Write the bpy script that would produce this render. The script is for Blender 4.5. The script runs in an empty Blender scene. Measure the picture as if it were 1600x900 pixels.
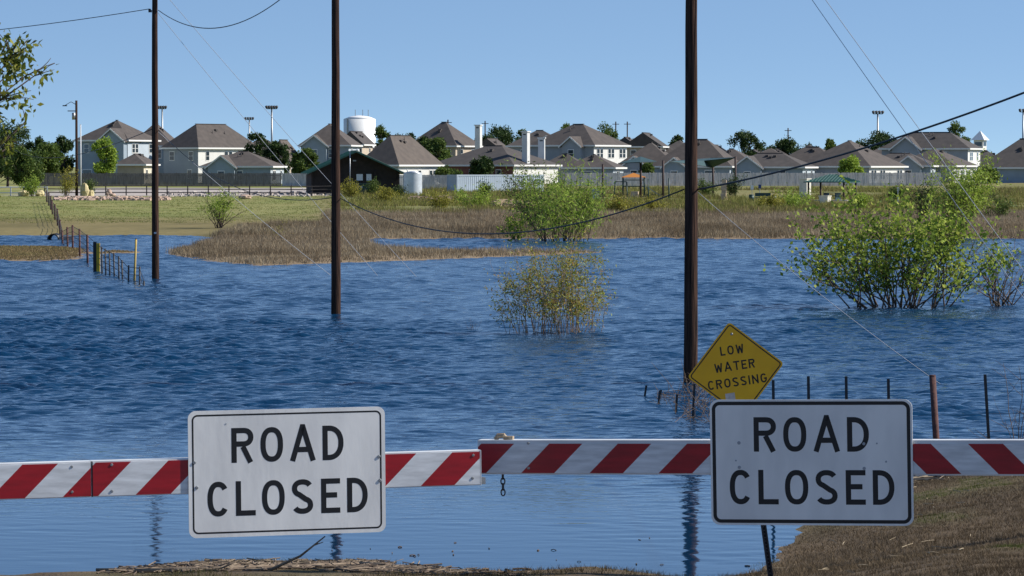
import bpy, math, random
import numpy as np
from mathutils import Vector, Matrix
R = math.radians
random.seed(7)
rng = np.random.default_rng(11)
scene = bpy.context.scene
COL = scene.collection

# ------------------------------------------------------------------ camera
F = 6000.0            # focal length in pixels of a 1600 px wide frame
CAMZ = 4.8            # camera height above the flood water
PITCH = math.atan(191.0 / F)
cam_d = bpy.data.cameras.new('camera')
cam_d.sensor_width = 36.0
cam_d.lens = 36.0 * F / 1600.0
cam_d.clip_start = 0.5
cam_d.clip_end = 20000
cam = bpy.data.objects.new('camera', cam_d)
COL.objects.link(cam)
cam.location = (0, 0, CAMZ)
cam.rotation_euler = (math.pi / 2 - PITCH, 0, 0)
scene.camera = cam

# ------------------------------------------------------------------ sky and sun
SUN_AZ, SUN_EL = R(87.0), R(38.0)
world = bpy.data.worlds.new('World')
scene.world = world
world.use_nodes = True
wn, wl = world.node_tree.nodes, world.node_tree.links
wn.clear()
sky = wn.new('ShaderNodeTexSky')
sky.sky_type = 'NISHITA'
sky.sun_disc = False
sky.sun_elevation = SUN_EL
sky.sun_rotation = SUN_AZ
sky.altitude = 200
sky.air_density = 1.0
sky.dust_density = 0.0
sky.ozone_density = 3.5
bg = wn.new('ShaderNodeBackground')
bg.inputs['Strength'].default_value = 0.106
wo = wn.new('ShaderNodeOutputWorld')
# clear autumn air: the blue deepens quickly above the horizon
tc = wn.new('ShaderNodeTexCoord')
sp = wn.new('ShaderNodeSeparateXYZ')
wl.new(tc.outputs['Generated'], sp.inputs[0])
def wmath(op, a, b_=None):
    n = wn.new('ShaderNodeMath'); n.operation = op
    for k_, v_ in enumerate((a, b_)):
        if v_ is None: continue
        if isinstance(v_, (int, float)): n.inputs[k_].default_value = v_
        else: wl.new(v_, n.inputs[k_])
    return n.outputs[0]
zpos = wmath('MAXIMUM', sp.outputs['Z'], 0.0)
low = wmath('SUBTRACT', 1.0, wmath('EXPONENT', wmath('MULTIPLY', zpos, -1 / 0.03)))
zz_ = wmath('ADD', wmath('ADD', wmath('MULTIPLY', low, 0.10), 0.115), wmath('MULTIPLY', sp.outputs['Z'], 0.9))
cb_ = wn.new('ShaderNodeCombineXYZ')
wl.new(sp.outputs['X'], cb_.inputs[0]); wl.new(sp.outputs['Y'], cb_.inputs[1]); wl.new(zz_, cb_.inputs[2])
nm = wn.new('ShaderNodeVectorMath'); nm.operation = 'NORMALIZE'
wl.new(cb_.outputs[0], nm.inputs[0])
wl.new(nm.outputs[0], sky.inputs['Vector'])
wl.new(sky.outputs[0], bg.inputs['Color'])
wl.new(bg.outputs[0], wo.inputs['Surface'])

sun_d = bpy.data.lights.new('sun', 'SUN')
sun_d.energy = 4.6
sun_d.angle = R(0.5)
sun_d.color = (1.0, 0.94, 0.84)
sun = bpy.data.objects.new('sun', sun_d)
COL.objects.link(sun)
sdir = Vector((math.sin(SUN_AZ) * math.cos(SUN_EL), math.cos(SUN_AZ) * math.cos(SUN_EL), math.sin(SUN_EL)))
sun.rotation_euler = sdir.to_track_quat('Z', 'Y').to_euler()
sun.location = (60, 20, 60)
scene.view_settings.view_transform = 'Standard'
scene.view_settings.look = 'None'
scene.view_settings.exposure = 0.42
scene.view_settings.gamma = 1.0

# ------------------------------------------------------------------ measuring helpers
def ray(px, py):
    u, v = (px - 800) / F, (450 - py) / F
    c, s = math.cos(PITCH), math.sin(PITCH)
    return Vector((u, c + v * s, -s + v * c))
def P(px, py, d):
    r = ray(px, py)
    return Vector((0, 0, CAMZ)) + r * (d / r.y)
def W0(px, py, z=0.0):
    r = ray(px, py)
    return Vector((0, 0, CAMZ)) + r * ((z - CAMZ) / r.z)
def XD(px, d):
    return (px - 800) / F * d
def pxm(d):
    return F / d

# ------------------------------------------------------------------ mesh helpers
class MB:
    def __init__(self):
        self.v, self.f = [], []
    def add(self, vs, fs):
        o = len(self.v)
        self.v += [tuple(p) for p in vs]
        self.f += [tuple(i + o for i in f) for f in fs]
    def box(self, c, s, rot=None):
        hx, hy, hz = s[0] / 2, s[1] / 2, s[2] / 2
        vs = [Vector((x, y, z)) for x in (-hx, hx) for y in (-hy, hy) for z in (-hz, hz)]
        if rot is not None:
            vs = [rot @ p for p in vs]
        c = Vector(c)
        self.add([p + c for p in vs], [(0, 1, 3, 2), (4, 6, 7, 5), (0, 4, 5, 1), (2, 3, 7, 6), (0, 2, 6, 4), (1, 5, 7, 3)])
        return self
    def tube(self, pts, radii, n=8, caps=True):
        pts = [Vector(p) for p in pts]
        if not hasattr(radii, '__len__'):
            radii = [radii] * len(pts)
        rings = []
        ref = None
        for i, p in enumerate(pts):
            a = pts[max(i - 1, 0)]
            b = pts[min(i + 1, len(pts) - 1)]
            t = (b - a).normalized()
            if ref is None:
                ref = Vector((1, 0, 0)) if abs(t.x) < 0.8 else Vector((0, 1, 0))
            s = t.cross(ref)
            if s.length < 1e-4:
                s = t.cross(Vector((0, 0, 1)))
            s.normalize()
            q = s.cross(t).normalized()
            ref = q
            rings.append([p + (s * math.cos(2 * math.pi * k / n) + q * math.sin(2 * math.pi * k / n)) * radii[i] for k in range(n)])
        vs = [p for r in rings for p in r]
        fs = []
        for i in range(len(pts) - 1):
            for k in range(n):
                k2 = (k + 1) % n
                fs.append((i * n + k, i * n + k2, (i + 1) * n + k2, (i + 1) * n + k))
        if caps:
            fs.append(tuple(range(n))[::-1])
            fs.append(tuple((len(pts) - 1) * n + k for k in range(n)))
        self.add(vs, fs)
        return self
    def prism(self, poly, y0, y1):
        """poly in (x, z), extruded along y from y0 to y1"""
        n = len(poly)
        vs = [(x, y0, z) for x, z in poly] + [(x, y1, z) for x, z in poly]
        fs = [tuple(range(n)), tuple(range(2 * n - 1, n - 1, -1))]
        for i in range(n):
            j = (i + 1) % n
            fs.append((i, n + i, n + j, j))
        self.add(vs, fs)
        return self
    def mesh(self, name):
        me = bpy.data.meshes.new(name)
        me.from_pydata(self.v, [], self.f)
        me.update()
        return me
    def build(self, name, m, parent=None, smooth=False, loc=None, rot=None):
        me = self.mesh(name)
        if smooth:
            me.polygons.foreach_set('use_smooth', [True] * len(me.polygons))
        return obj(name, me, m, parent, loc, rot)

def obj(name, me, m, parent=None, loc=None, rot=None):
    o = bpy.data.objects.new(name, me)
    COL.objects.link(o)
    if m is not None and len(me.materials) == 0:
        me.materials.append(m)
    if parent is not None:
        o.parent = parent
    if loc is not None:
        o.location = loc
    if rot is not None:
        o.rotation_euler = rot
    return o
def tag(o, label, cat, group=None):
    o['label'] = label
    o['category'] = cat
    if group:
        o['group'] = group
    return o
def thing(name, label, cat, loc=(0, 0, 0), rotz=0.0, group=None):
    o = bpy.data.objects.new(name, None)
    o.empty_display_size = 0.3
    COL.objects.link(o)
    o.location = loc
    o.rotation_euler = (0, 0, rotz)
    return tag(o, label, cat, group)
def kind(o, k):
    o['kind'] = k
    return o
def np_mesh(name, verts, faces, m, attr=None, smooth=False):
    """verts (n,3) array, faces (k,c) int array with equal corner counts"""
    me = bpy.data.meshes.new(name)
    n, k, c = len(verts), len(faces), faces.shape[1]
    me.vertices.add(n)
    me.vertices.foreach_set('co', np.asarray(verts, np.float32).ravel())
    me.loops.add(k * c)
    me.loops.foreach_set('vertex_index', np.asarray(faces, np.int32).ravel())
    me.polygons.add(k)
    me.polygons.foreach_set('loop_start', np.arange(0, k * c, c, dtype=np.int32))
    me.polygons.foreach_set('loop_total', np.full(k, c, np.int32))
    if smooth:
        me.polygons.foreach_set('use_smooth', np.ones(k, bool))
    me.update(calc_edges=True)
    me.validate()
    if attr is not None:
        a = me.attributes.new('rnd', 'FLOAT', 'FACE')
        a.data.foreach_set('value', np.asarray(attr, np.float32))
    if m is not None:
        me.materials.append(m)
    return me

# ------------------------------------------------------------------ materials
MATS = {}
def mat(name, col, rough=0.7, var=0.0, scale=5.0, col2=None, bump=0.0, bscale=None, metal=0.0, stretch=None, spec=0.5):
    if name in MATS:
        return MATS[name]
    m = bpy.data.materials.new(name)
    m.use_nodes = True
    nt = m.node_tree
    b = nt.nodes['Principled BSDF']
    b.inputs['Roughness'].default_value = rough
    b.inputs['Metallic'].default_value = metal
    b.inputs['Specular IOR Level'].default_value = spec
    c = (*col, 1)
    b.inputs['Base Color'].default_value = c
    if var > 0 or col2 or bump > 0:
        t = nt.nodes.new('ShaderNodeTexCoord')
        mpn = nt.nodes.new('ShaderNodeMapping')
        if stretch:
            mpn.inputs['Scale'].default_value = stretch
        nt.links.new(t.outputs['Object'], mpn.inputs['Vector'])
        nz = nt.nodes.new('ShaderNodeTexNoise')
        nz.inputs['Scale'].default_value = scale
        nz.inputs['Detail'].default_value = 6
        nt.links.new(mpn.outputs[0], nz.inputs['Vector'])
        if var > 0 or col2:
            ramp = nt.nodes.new('ShaderNodeValToRGB')
            c2 = col2 if col2 else tuple(x * (1 - var) for x in col)
            c1 = col if col2 else tuple(min(1, x * (1 + var)) for x in col)
            ramp.color_ramp.elements[0].position = 0.35
            ramp.color_ramp.elements[1].position = 0.65
            ramp.color_ramp.elements[0].color = (*c2, 1)
            ramp.color_ramp.elements[1].color = (*c1, 1)
            nt.links.new(nz.outputs['Fac'], ramp.inputs['Fac'])
            nt.links.new(ramp.outputs[0], b.inputs['Base Color'])
        if bump > 0:
            nb = nt.nodes.new('ShaderNodeTexNoise')
            nb.inputs['Scale'].default_value = bscale or scale * 3
            nb.inputs['Detail'].default_value = 5
            nt.links.new(mpn.outputs[0], nb.inputs['Vector'])
            bp = nt.nodes.new('ShaderNodeBump')
            bp.inputs['Strength'].default_value = bump
            bp.inputs['Distance'].default_value = 0.02
            nt.links.new(nb.outputs['Fac'], bp.inputs['Height'])
            nt.links.new(bp.outputs[0], b.inputs['Normal'])
    MATS[name] = m
    return m

def leaf_mat(name, cols, trans=0.35, rough=0.5):
    """foliage: colour picked per leaf from the 'rnd' attribute, some light passes through"""
    if name in MATS:
        return MATS[name]
    m = bpy.data.materials.new(name)
    m.use_nodes = True
    nt = m.node_tree
    b = nt.nodes['Principled BSDF']
    out = nt.nodes['Material Output']
    at = nt.nodes.new('ShaderNodeAttribute')
    at.attribute_name = 'rnd'
    ramp = nt.nodes.new('ShaderNodeValToRGB')
    els = ramp.color_ramp.elements
    while len(els) < len(cols):
        els.new(0.5)
    for i, c in enumerate(cols):
        els[i].position = i / (len(cols) - 1)
        els[i].color = (*c, 1)
    nt.links.new(at.outputs['Fac'], ramp.inputs['Fac'])
    nt.links.new(ramp.outputs[0], b.inputs['Base Color'])
    b.inputs['Roughness'].default_value = rough
    b.inputs['Specular IOR Level'].default_value = 0.15
    if trans > 0:
        tr = nt.nodes.new('ShaderNodeBsdfTranslucent')
        nt.links.new(ramp.outputs[0], tr.inputs['Color'])
        mx = nt.nodes.new('ShaderNodeMixShader')
        mx.inputs[0].default_value = trans
        nt.links.new(b.outputs[0], mx.inputs[1])
        nt.links.new(tr.outputs[0], mx.inputs[2])
        nt.links.new(mx.outputs[0], out.inputs['Surface'])
    MATS[name] = m
    return m

M_WOODPOLE = mat('pole_wood', (0.085, 0.046, 0.032), 0.95, col2=(0.018, 0.012, 0.010), scale=4, stretch=(8, 8, 0.3), bump=1.0, bscale=5, spec=0.15)
M_STEEL = mat('galvanised_steel', (0.32, 0.33, 0.34), 0.45, 0.15, 8, metal=0.8)
M_DARKSTEEL = mat('dark_steel', (0.03, 0.03, 0.032), 0.6, 0.3, 10)
M_RUST = mat('rusty_post', (0.13, 0.055, 0.045), 0.85, col2=(0.07, 0.032, 0.03), scale=9, bump=0.3)
M_CABLE = mat('black_cable', (0.012, 0.012, 0.014), 0.6)
M_WIRE = mat('wire', (0.42, 0.43, 0.45), 0.8, spec=0.2)
M_WHITE = mat('white_paint', (0.72, 0.73, 0.74), 0.45, col2=(0.6, 0.61, 0.62), scale=3, stretch=(1, 1, 4))
M_SIGNWHITE = mat('sign_white', (0.86, 0.85, 0.82), 0.4, col2=(0.70, 0.695, 0.68), scale=2.6, stretch=(1.6, 1, 0.6), bump=0.04, bscale=20)
M_BLACK = mat('sign_black', (0.006, 0.006, 0.008), 0.45)
M_YELLOW = mat('sign_yellow', (0.95, 0.52, 0.006), 0.45, col2=(0.84, 0.44, 0.006), scale=4, bump=0.06, bscale=9)
M_TWIG = mat('twig', (0.12, 0.085, 0.06), 0.9, 0.3, 12)
M_BARK = mat('bark', (0.07, 0.05, 0.04), 0.9, 0.35, 6, bump=0.4)
M_DRIFT = mat('driftwood', (0.26, 0.20, 0.14), 0.9, col2=(0.12, 0.085, 0.06), scale=7, bump=0.4)

# ------------------------------------------------------------------ ground
SHORE = np.array([(-60, 42), (-6, 45.0), (-4.9, 45.4), (-3.6, 46.4), (-1.86, 46.5), (-0.76, 45.5), (-0.2, 45.2), (0.5, 45.5), (0.95, 45.95), (1.5, 45.3),
                  (2.2, 44.6), (2.9, 45.2), (3.26, 47.0), (3.9, 51.3), (4.9, 55.8), (6.2, 59.2), (7.9, 59.6), (12, 58.5), (60, 62)], float)
def poly_dist(x, y, pl, closed=False):
    best = np.full(x.shape, 1e9)
    n = len(pl)
    for i in range(n if closed else n - 1):
        a, b = pl[i], pl[(i + 1) % n]
        ab = b - a
        t = np.clip(((x - a[0]) * ab[0] + (y - a[1]) * ab[1]) / (ab @ ab), 0, 1)
        best = np.minimum(best, np.hypot(x - a[0] - t * ab[0], y - a[1] - t * ab[1]))
    return best
def inside_poly(x, y, pl):
    r = np.zeros(x.shape, bool)
    n = len(pl)
    for i in range(n):
        (x0, y0), (x1, y1) = pl[i], pl[(i + 1) % n]
        if y0 == y1:
            continue
        c = ((y0 > y) != (y1 > y)) & (x < (x1 - x0) * (y - y0) / (y1 - y0) + x0)
        r ^= c
    return r
def vnoise(x, y, seed=0):
    """smooth value noise in numpy"""
    def h(i, j):
        s = np.sin(i * 127.1 + j * 311.7 + seed * 74.7) * 43758.5453
        return s - np.floor(s)
    xi, yi = np.floor(x), np.floor(y)
    fx, fy = x - xi, y - yi
    fx, fy = fx * fx * (3 - 2 * fx), fy * fy * (3 - 2 * fy)
    return (h(xi, yi) * (1 - fx) + h(xi + 1, yi) * fx) * (1 - fy) + (h(xi, yi + 1) * (1 - fx) + h(xi + 1, yi + 1) * fx) * fy
def bank_z(x, d):
    x, d = np.asarray(x, float), np.asarray(d, float)
    ds = np.interp(x, SHORE[:, 0], SHORE[:, 1])
    D = poly_dist(x, d, SHORE)
    D = np.where(d < ds, D, -D)
    sl = np.interp(x, [2.2, 4.5], [0.055, 0.15])
    z = np.where(D > 0, sl * np.minimum(D, 4) + 0.085 * np.maximum(D - 4, 0), 0.12 * D)
    z = np.clip(z, -1.0, 2.0)
    z = z + np.where(D > 1.5, 0.05, 0.02) * (vnoise(x * 1.7, d * 1.7, 1) - 0.5) + 0.015 * (vnoise(x * 5, d * 5, 2) - 0.5)
    return z
FARS = np.array([(-400, 275), (-40, 268), (-26, 264), (-21, 262), (-19.5, 235), (-17, 215), (-15, 250), (-9.8, 252), (-7, 254), (60, 252), (400, 255)], float)
SPIT = np.array([(-19.5, 250), (-19.3, 214), (-17.5, 202), (-15.8, 194), (-12.2, 184.5), (-9.4, 188.5), (-6, 193), (-3.3, 197.3), (0, 203.5), (4.9, 211.5), (5.0, 213.5),
                 (0, 211), (-4, 213.5), (-7.5, 223), (-9.0, 246), (-10, 256)], float)
ISLE = np.array([(-60, 226), (-29, 225), (-26, 226), (-24, 219), (-22.5, 205), (-22, 195), (-23.5, 192), (-26, 194), (-60, 196)], float)
ISLE2 = np.array([(-23, 217), (-20.5, 214), (-20.7, 211), (-23, 209)], float)
def field_z(x, d):
    x, d = np.asarray(x, float), np.asarray(d, float)
    df = np.interp(x, [-400, -26, -21, -19, -9, 60, 400], [275, 264, 262, 250, 253, 252, 256]) + 1.6 * (vnoise(x * 0.35, x * 0 + 3, 5) - 0.5) * 2
    t = d - df
    main = np.where(t > 0, 0.25 * (1 - np.exp(-np.maximum(t, 0) / 3)) + 0.0062 * np.minimum(t, 310), 0.05 * t)
    z = np.maximum(main, -1.0)
    for pl, top in ((SPIT, 0.16), (ISLE, 0.10), (ISLE2, 0.05)):
        s = poly_dist(x, d, pl, True)
        ins = inside_poly(x, d, pl)
        z = np.maximum(z, np.where(ins, np.minimum(0.06 * s, top), -0.06 * s))
    z = z + np.where(t > 4, 0.1, 0.03) * (vnoise(x * 0.3, d * 0.3, 3) - 0.5)
    return z
def gz(x, d):
    return float(field_z(np.array([x]), np.array([d]))[0])
def bz(x, d):
    return float(bank_z(np.array([x]), np.array([d]))[0])

def grid_obj(name, X, Dd, Z, m, smooth=True, colfn=None):
    nr, nc = X.shape
    verts = np.stack([X, Dd, Z], -1).reshape(-1, 3)
    i = np.arange(nr * nc).reshape(nr, nc)
    f = np.stack([i[:-1, :-1], i[:-1, 1:], i[1:, 1:], i[1:, :-1]], -1).reshape(-1, 4)
    me = np_mesh(name, verts, f, m, smooth=smooth)
    if colfn is not None:
        c = colfn(verts[:, 0], verts[:, 1])
        a = me.color_attributes.new('tint', 'FLOAT_COLOR', 'POINT')
        a.data.foreach_set('color', np.concatenate([c, np.ones((len(c), 1))], 1).astype(np.float32).ravel())
    return obj(name, me, m)

def ground_mat(name, scale, bump, fine):
    m = bpy.data.materials.new(name)
    m.use_nodes = True
    nt = m.node_tree
    b = nt.nodes['Principled BSDF']
    b.inputs['Roughness'].default_value = 0.95
    b.inputs['Specular IOR Level'].default_value = 0.15
    at = nt.nodes.new('ShaderNodeAttribute'); at.attribute_name = 'tint'
    g = nt.nodes.new('ShaderNodeNewGeometry')
    n1 = nt.nodes.new('ShaderNodeTexNoise'); n1.inputs['Scale'].default_value = scale; n1.inputs['Detail'].default_value = 8; n1.inputs['Roughness'].default_value = 0.7
    nt.links.new(g.outputs['Position'], n1.inputs['Vector'])
    mr = nt.nodes.new('ShaderNodeMapRange')
    mr.inputs[1].default_value = 0.3; mr.inputs[2].default_value = 0.7
    mr.inputs[3].default_value = 0.75; mr.inputs[4].default_value = 1.2
    nt.links.new(n1.outputs['Fac'], mr.inputs[0])
    mx = nt.nodes.new('ShaderNodeVectorMath'); mx.operation = 'SCALE'
    nt.links.new(at.outputs['Color'], mx.inputs[0])
    nt.links.new(mr.outputs[0], mx.inputs['Scale'])
    nt.links.new(mx.outputs[0], b.inputs['Base Color'])
    n2 = nt.nodes.new('ShaderNodeTexNoise'); n2.inputs['Scale'].default_value = fine; n2.inputs['Detail'].default_value = 6
    nt.links.new(g.outputs['Position'], n2.inputs['Vector'])
    bp = nt.nodes.new('ShaderNodeBump'); bp.inputs['Strength'].default_value = bump; bp.inputs['Distance'].default_value = 0.04
    nt.links.new(n2.outputs['Fac'], bp.inputs['Height'])
    nt.links.new(bp.outputs[0], b.inputs['Normal'])
    return m
def lerp(a, b, t):
    t = t[:, None]
    return np.asarray(a)[None] * (1 - t) + np.asarray(b)[None] * t if np.ndim(a) == 1 else a * (1 - t) + np.asarray(b)[None] * t
def bank_col(x, d):
    c = lerp((0.08, 0.058, 0.037), (0.15, 0.11, 0.07), vnoise(x * 2.2, d * 1.1, 9))
    g = np.clip((vnoise(x * 0.9 + 3, d * 0.45, 12) - 0.55) * 5, 0, 1)
    return lerp(c, (0.11, 0.10, 0.045), g * 0.4)
bd = np.concatenate([np.arange(-60, 30, 4.0), np.arange(30, 64, 0.16), np.arange(64, 84, 4.0)])
bs = np.concatenate([np.linspace(-60, -10, 12)[:-1], np.linspace(-10, 14, 180), np.linspace(14, 60, 12)[1:]])
X, Dd = np.meshgrid(bs, bd)
kind(grid_obj('river_bank', X, Dd, bank_z(X, Dd), ground_mat('bank_soil', 9.0, 0.9, 22.0), colfn=bank_col), 'structure')

def field_col(x, d):
    n = vnoise(x * 0.25, d * 0.12, 21)
    n2 = vnoise(x * 0.09, d * 0.05, 22)
    brown = lerp((0.20, 0.145, 0.095), (0.27, 0.205, 0.135), n)
    green = lerp((0.17, 0.20, 0.055), (0.27, 0.25, 0.10), n)
    mud = lerp((0.14, 0.12, 0.05), (0.22, 0.18, 0.08), n)
    left = np.clip((-0.0455 * d - x + 2.5 * (n2 - 0.5)) / 3, 0, 1)
    c = brown
    c = lerp2(c, mud, left * np.clip((d - 255) / 4, 0, 1) * (d > 252))
    c = lerp2(c, green, left * np.clip((d - 300 + 30 * (n2 - 0.5)) / 34, 0, 1))
    c = lerp2(c, lerp((0.15, 0.17, 0.05), (0.24, 0.20, 0.09), n), (1 - left) * np.clip((d - 320) / 20, 0, 1))
    grav = np.clip((d - 438) / 6, 0, 1) * np.clip((x + 60) / 5, 0, 1) * left
    c = lerp2(c, lerp((0.36, 0.33, 0.31), (0.46, 0.40, 0.36), n), grav * (d < 520))
    return c
def lerp2(a, b, t):
    return a * (1 - t[:, None]) + b * t[:, None]
fd = np.concatenate([np.arange(150, 180, 5.0), np.arange(180, 300, 0.8), np.arange(300, 640, 4.0), np.geomspace(640, 9000, 26)])
fs_ = np.linspace(-1, 1, 261)
fs_ = np.sign(fs_) * np.abs(fs_) ** 1.6
Dd, S = np.meshgrid(fd, fs_, indexing='ij')
X = S * (60 + Dd * 0.6)
kind(grid_obj('field', X, Dd, field_z(X, Dd), ground_mat('field_soil', 1.3, 0.8, 3.0), colfn=field_col), 'structure')

# ------------------------------------------------------------------ water
mw = bpy.data.materials.new('flood_water')
mw.use_nodes = True
nt = mw.node_tree
b = nt.nodes['Principled BSDF']
b.inputs['Base Color'].default_value = (0.003, 0.033, 0.086, 1)
b.inputs['Roughness'].default_value = 0.04
b.inputs['IOR'].default_value = 1.333
g = nt.nodes.new('ShaderNodeNewGeometry')
mpn = nt.nodes.new('ShaderNodeMapping')
mpn.inputs['Scale'].default_value = (2.6, 5.0, 1)
nt.links.new(g.outputs['Position'], mpn.inputs['Vector'])
n1 = nt.nodes.new('ShaderNodeTexNoise'); n1.inputs['Scale'].default_value = 1.0; n1.inputs['Detail'].default_value = 3
nt.links.new(mpn.outputs[0], n1.inputs['Vector'])
sx = nt.nodes.new('ShaderNodeSeparateXYZ')
nt.links.new(g.outputs['Position'], sx.inputs[0])
mr = nt.nodes.new('ShaderNodeMapRange')           # sheltered and calm by the near bank, ruffled further out
mr.inputs[1].default_value = 50; mr.inputs[2].default_value = 82
mr.inputs[3].default_value = 0.03; mr.inputs[4].default_value = 0.85
nt.links.new(sx.outputs['Y'], mr.inputs[0])
bp = nt.nodes.new('ShaderNodeBump')
bp.inputs['Distance'].default_value = 0.08
nt.links.new(mr.outputs[0], bp.inputs['Strength'])
nt.links.new(n1.outputs['Fac'], bp.inputs['Height'])
nt.links.new(bp.outputs[0], b.inputs['Normal'])

wd = np.concatenate([np.arange(36, 46, 1.0), np.arange(46, 120, 0.085), np.arange(120, 276, 0.2)])
wa = np.linspace(-1, 1, 421)
Dd, A = np.meshgrid(wd, wa, indexing='ij')
X = A * (1.5 + Dd * 0.143)
Z = np.zeros_like(X)
wr = np.random.default_rng(5)
NW = 90
lam = np.exp(wr.uniform(np.log(0.24), np.log(0.95), NW))
ang = wr.normal(0, 0.45, NW) + 0.15
ph = wr.uniform(0, 2 * np.pi, NW)
kk = 2 * np.pi / lam
slope = 0.34 * math.sqrt(2.0 / NW) * (lam / 0.5) ** -0.1
for i in range(NW):
    fade = np.clip((lam[i] / np.maximum(np.where(Dd < 120, 0.085, 0.2), Dd * 0.00075) - 2.4) / 1.5, 0, 1)
    Z += fade * slope[i] / kk[i] * np.sin(kk[i] * (np.sin(ang[i]) * X + np.cos(ang[i]) * Dd) + ph[i])
gust = 0.45 + 0.95 * vnoise(X * 0.10, Dd * 0.035, 31) * (0.6 + 0.8 * vnoise(X * 0.25 + 9, Dd * 0.11, 32))
calm = np.interp(Dd - 4.0 * np.clip(-X / 3.0, -1, 1), [36, 47, 56, 66, 80, 300], [0.02, 0.035, 0.08, 0.35, 0.95, 1.0])
edge = np.clip((1 - np.abs(A)) * 12, 0, 1) * np.clip((275 - Dd) / 8, 0, 1) * np.clip((Dd - 37) / 3, 0, 1)
grp = 0.5 + 0.95 * vnoise(X * 0.8 + 4, Dd * 0.35, 33) ** 1.3 + 0.35 * vnoise(X * 2.1, Dd * 0.8, 34)
Z *= gust * calm * edge * grp
nr, nc = X.shape
verts = np.stack([X, Dd, Z], -1).reshape(-1, 3)
i = np.arange(nr * nc).reshape(nr, nc)
f = np.stack([i[:-1, :-1], i[:-1, 1:], i[1:, 1:], i[1:, :-1]], -1).reshape(-1, 4)
# calm water beyond the fan: skirt quads out to far left and right
e0 = len(verts)
Lx = [(-1500, wd[0], 0), (-1500, wd[-1], 0), (1500, wd[-1], 0), (1500, wd[0], 0)]
verts = np.concatenate([verts, np.array(Lx)])
sk = []
for r_ in range(nr - 1):
    sk.append((e0, i[r_, 0], i[r_ + 1, 0], e0 if False else e0 + 1))
    sk.append((i[r_, -1], e0 + 3, e0 + 2, i[r_ + 1, -1]))
# one clean quad strip each side instead of a fan of slivers
sk = [(e0, i[0, 0], i[-1, 0], e0 + 1), (i[0, -1], e0 + 3, e0 + 2, i[-1, -1])]
f = np.concatenate([f, np.array(sk)])
kind(obj('water', np_mesh('water', verts, f, mw, smooth=True), mw), 'structure')

# ------------------------------------------------------------------ lettering (stroke letters)
def ribbon(mb, pts, hw, y, closed=False, t=0.0003):
    """flat ribbon in the x-z plane at depth y (towards the viewer is -y)"""
    n = len(pts)
    L, Rr = [], []
    for i in range(n):
        if closed:
            a, b = pts[(i - 1) % n], pts[(i + 1) % n]
        else:
            a, b = pts[max(i - 1, 0)], pts[min(i + 1, n - 1)]
        p = pts[i]
        d1 = Vector((p[0] - a[0], p[1] - a[1])); d2 = Vector((b[0] - p[0], b[1] - p[1]))
        if d1.length < 1e-9: d1 = d2
        if d2.length < 1e-9: d2 = d1
        d1.normalize(); d2.normalize()
        n1, n2 = Vector((-d1.y, d1.x)), Vector((-d2.y, d2.x))
        m = (n1 + n2)
        m = m / max(m.dot(n1), 0.35) if m.length > 1e-6 else n1
        L.append((p[0] + m.x * hw, p[1] + m.y * hw)); Rr.append((p[0] - m.x * hw, p[1] - m.y * hw))
    vs, fs = [], []
    for yy in (y - t, y):
        vs += [(q[0], yy, q[1]) for q in L] + [(q[0], yy, q[1]) for q in Rr]
    m2 = 2 * n
    for k in range(n if closed else n - 1):
        j = (k + 1) % n
        fs.append((k, n + k, n + j, j))
        fs.append((k, j, m2 + j, m2 + k))
        fs.append((n + k, m2 + n + k, m2 + n + j, n + j))
    if not closed:
        fs.append((0, m2, m2 + n, n)); fs.append((n - 1, 2 * n - 1, m2 + 2 * n - 1, m2 + n - 1))
    mb.add(vs, fs)
def sup(cx, cz, rx, rz, a0, a1, n=28, e=2.35):
    out = []
    for k in range(n + 1):
        t = R(a0 + (a1 - a0) * k / n)
        c, s = math.cos(t), math.sin(t)
        out.append((cx + rx * math.copysign(abs(c) ** (2 / e), c), cz + rz * math.copysign(abs(s) ** (2 / e), s)))
    return out
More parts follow.
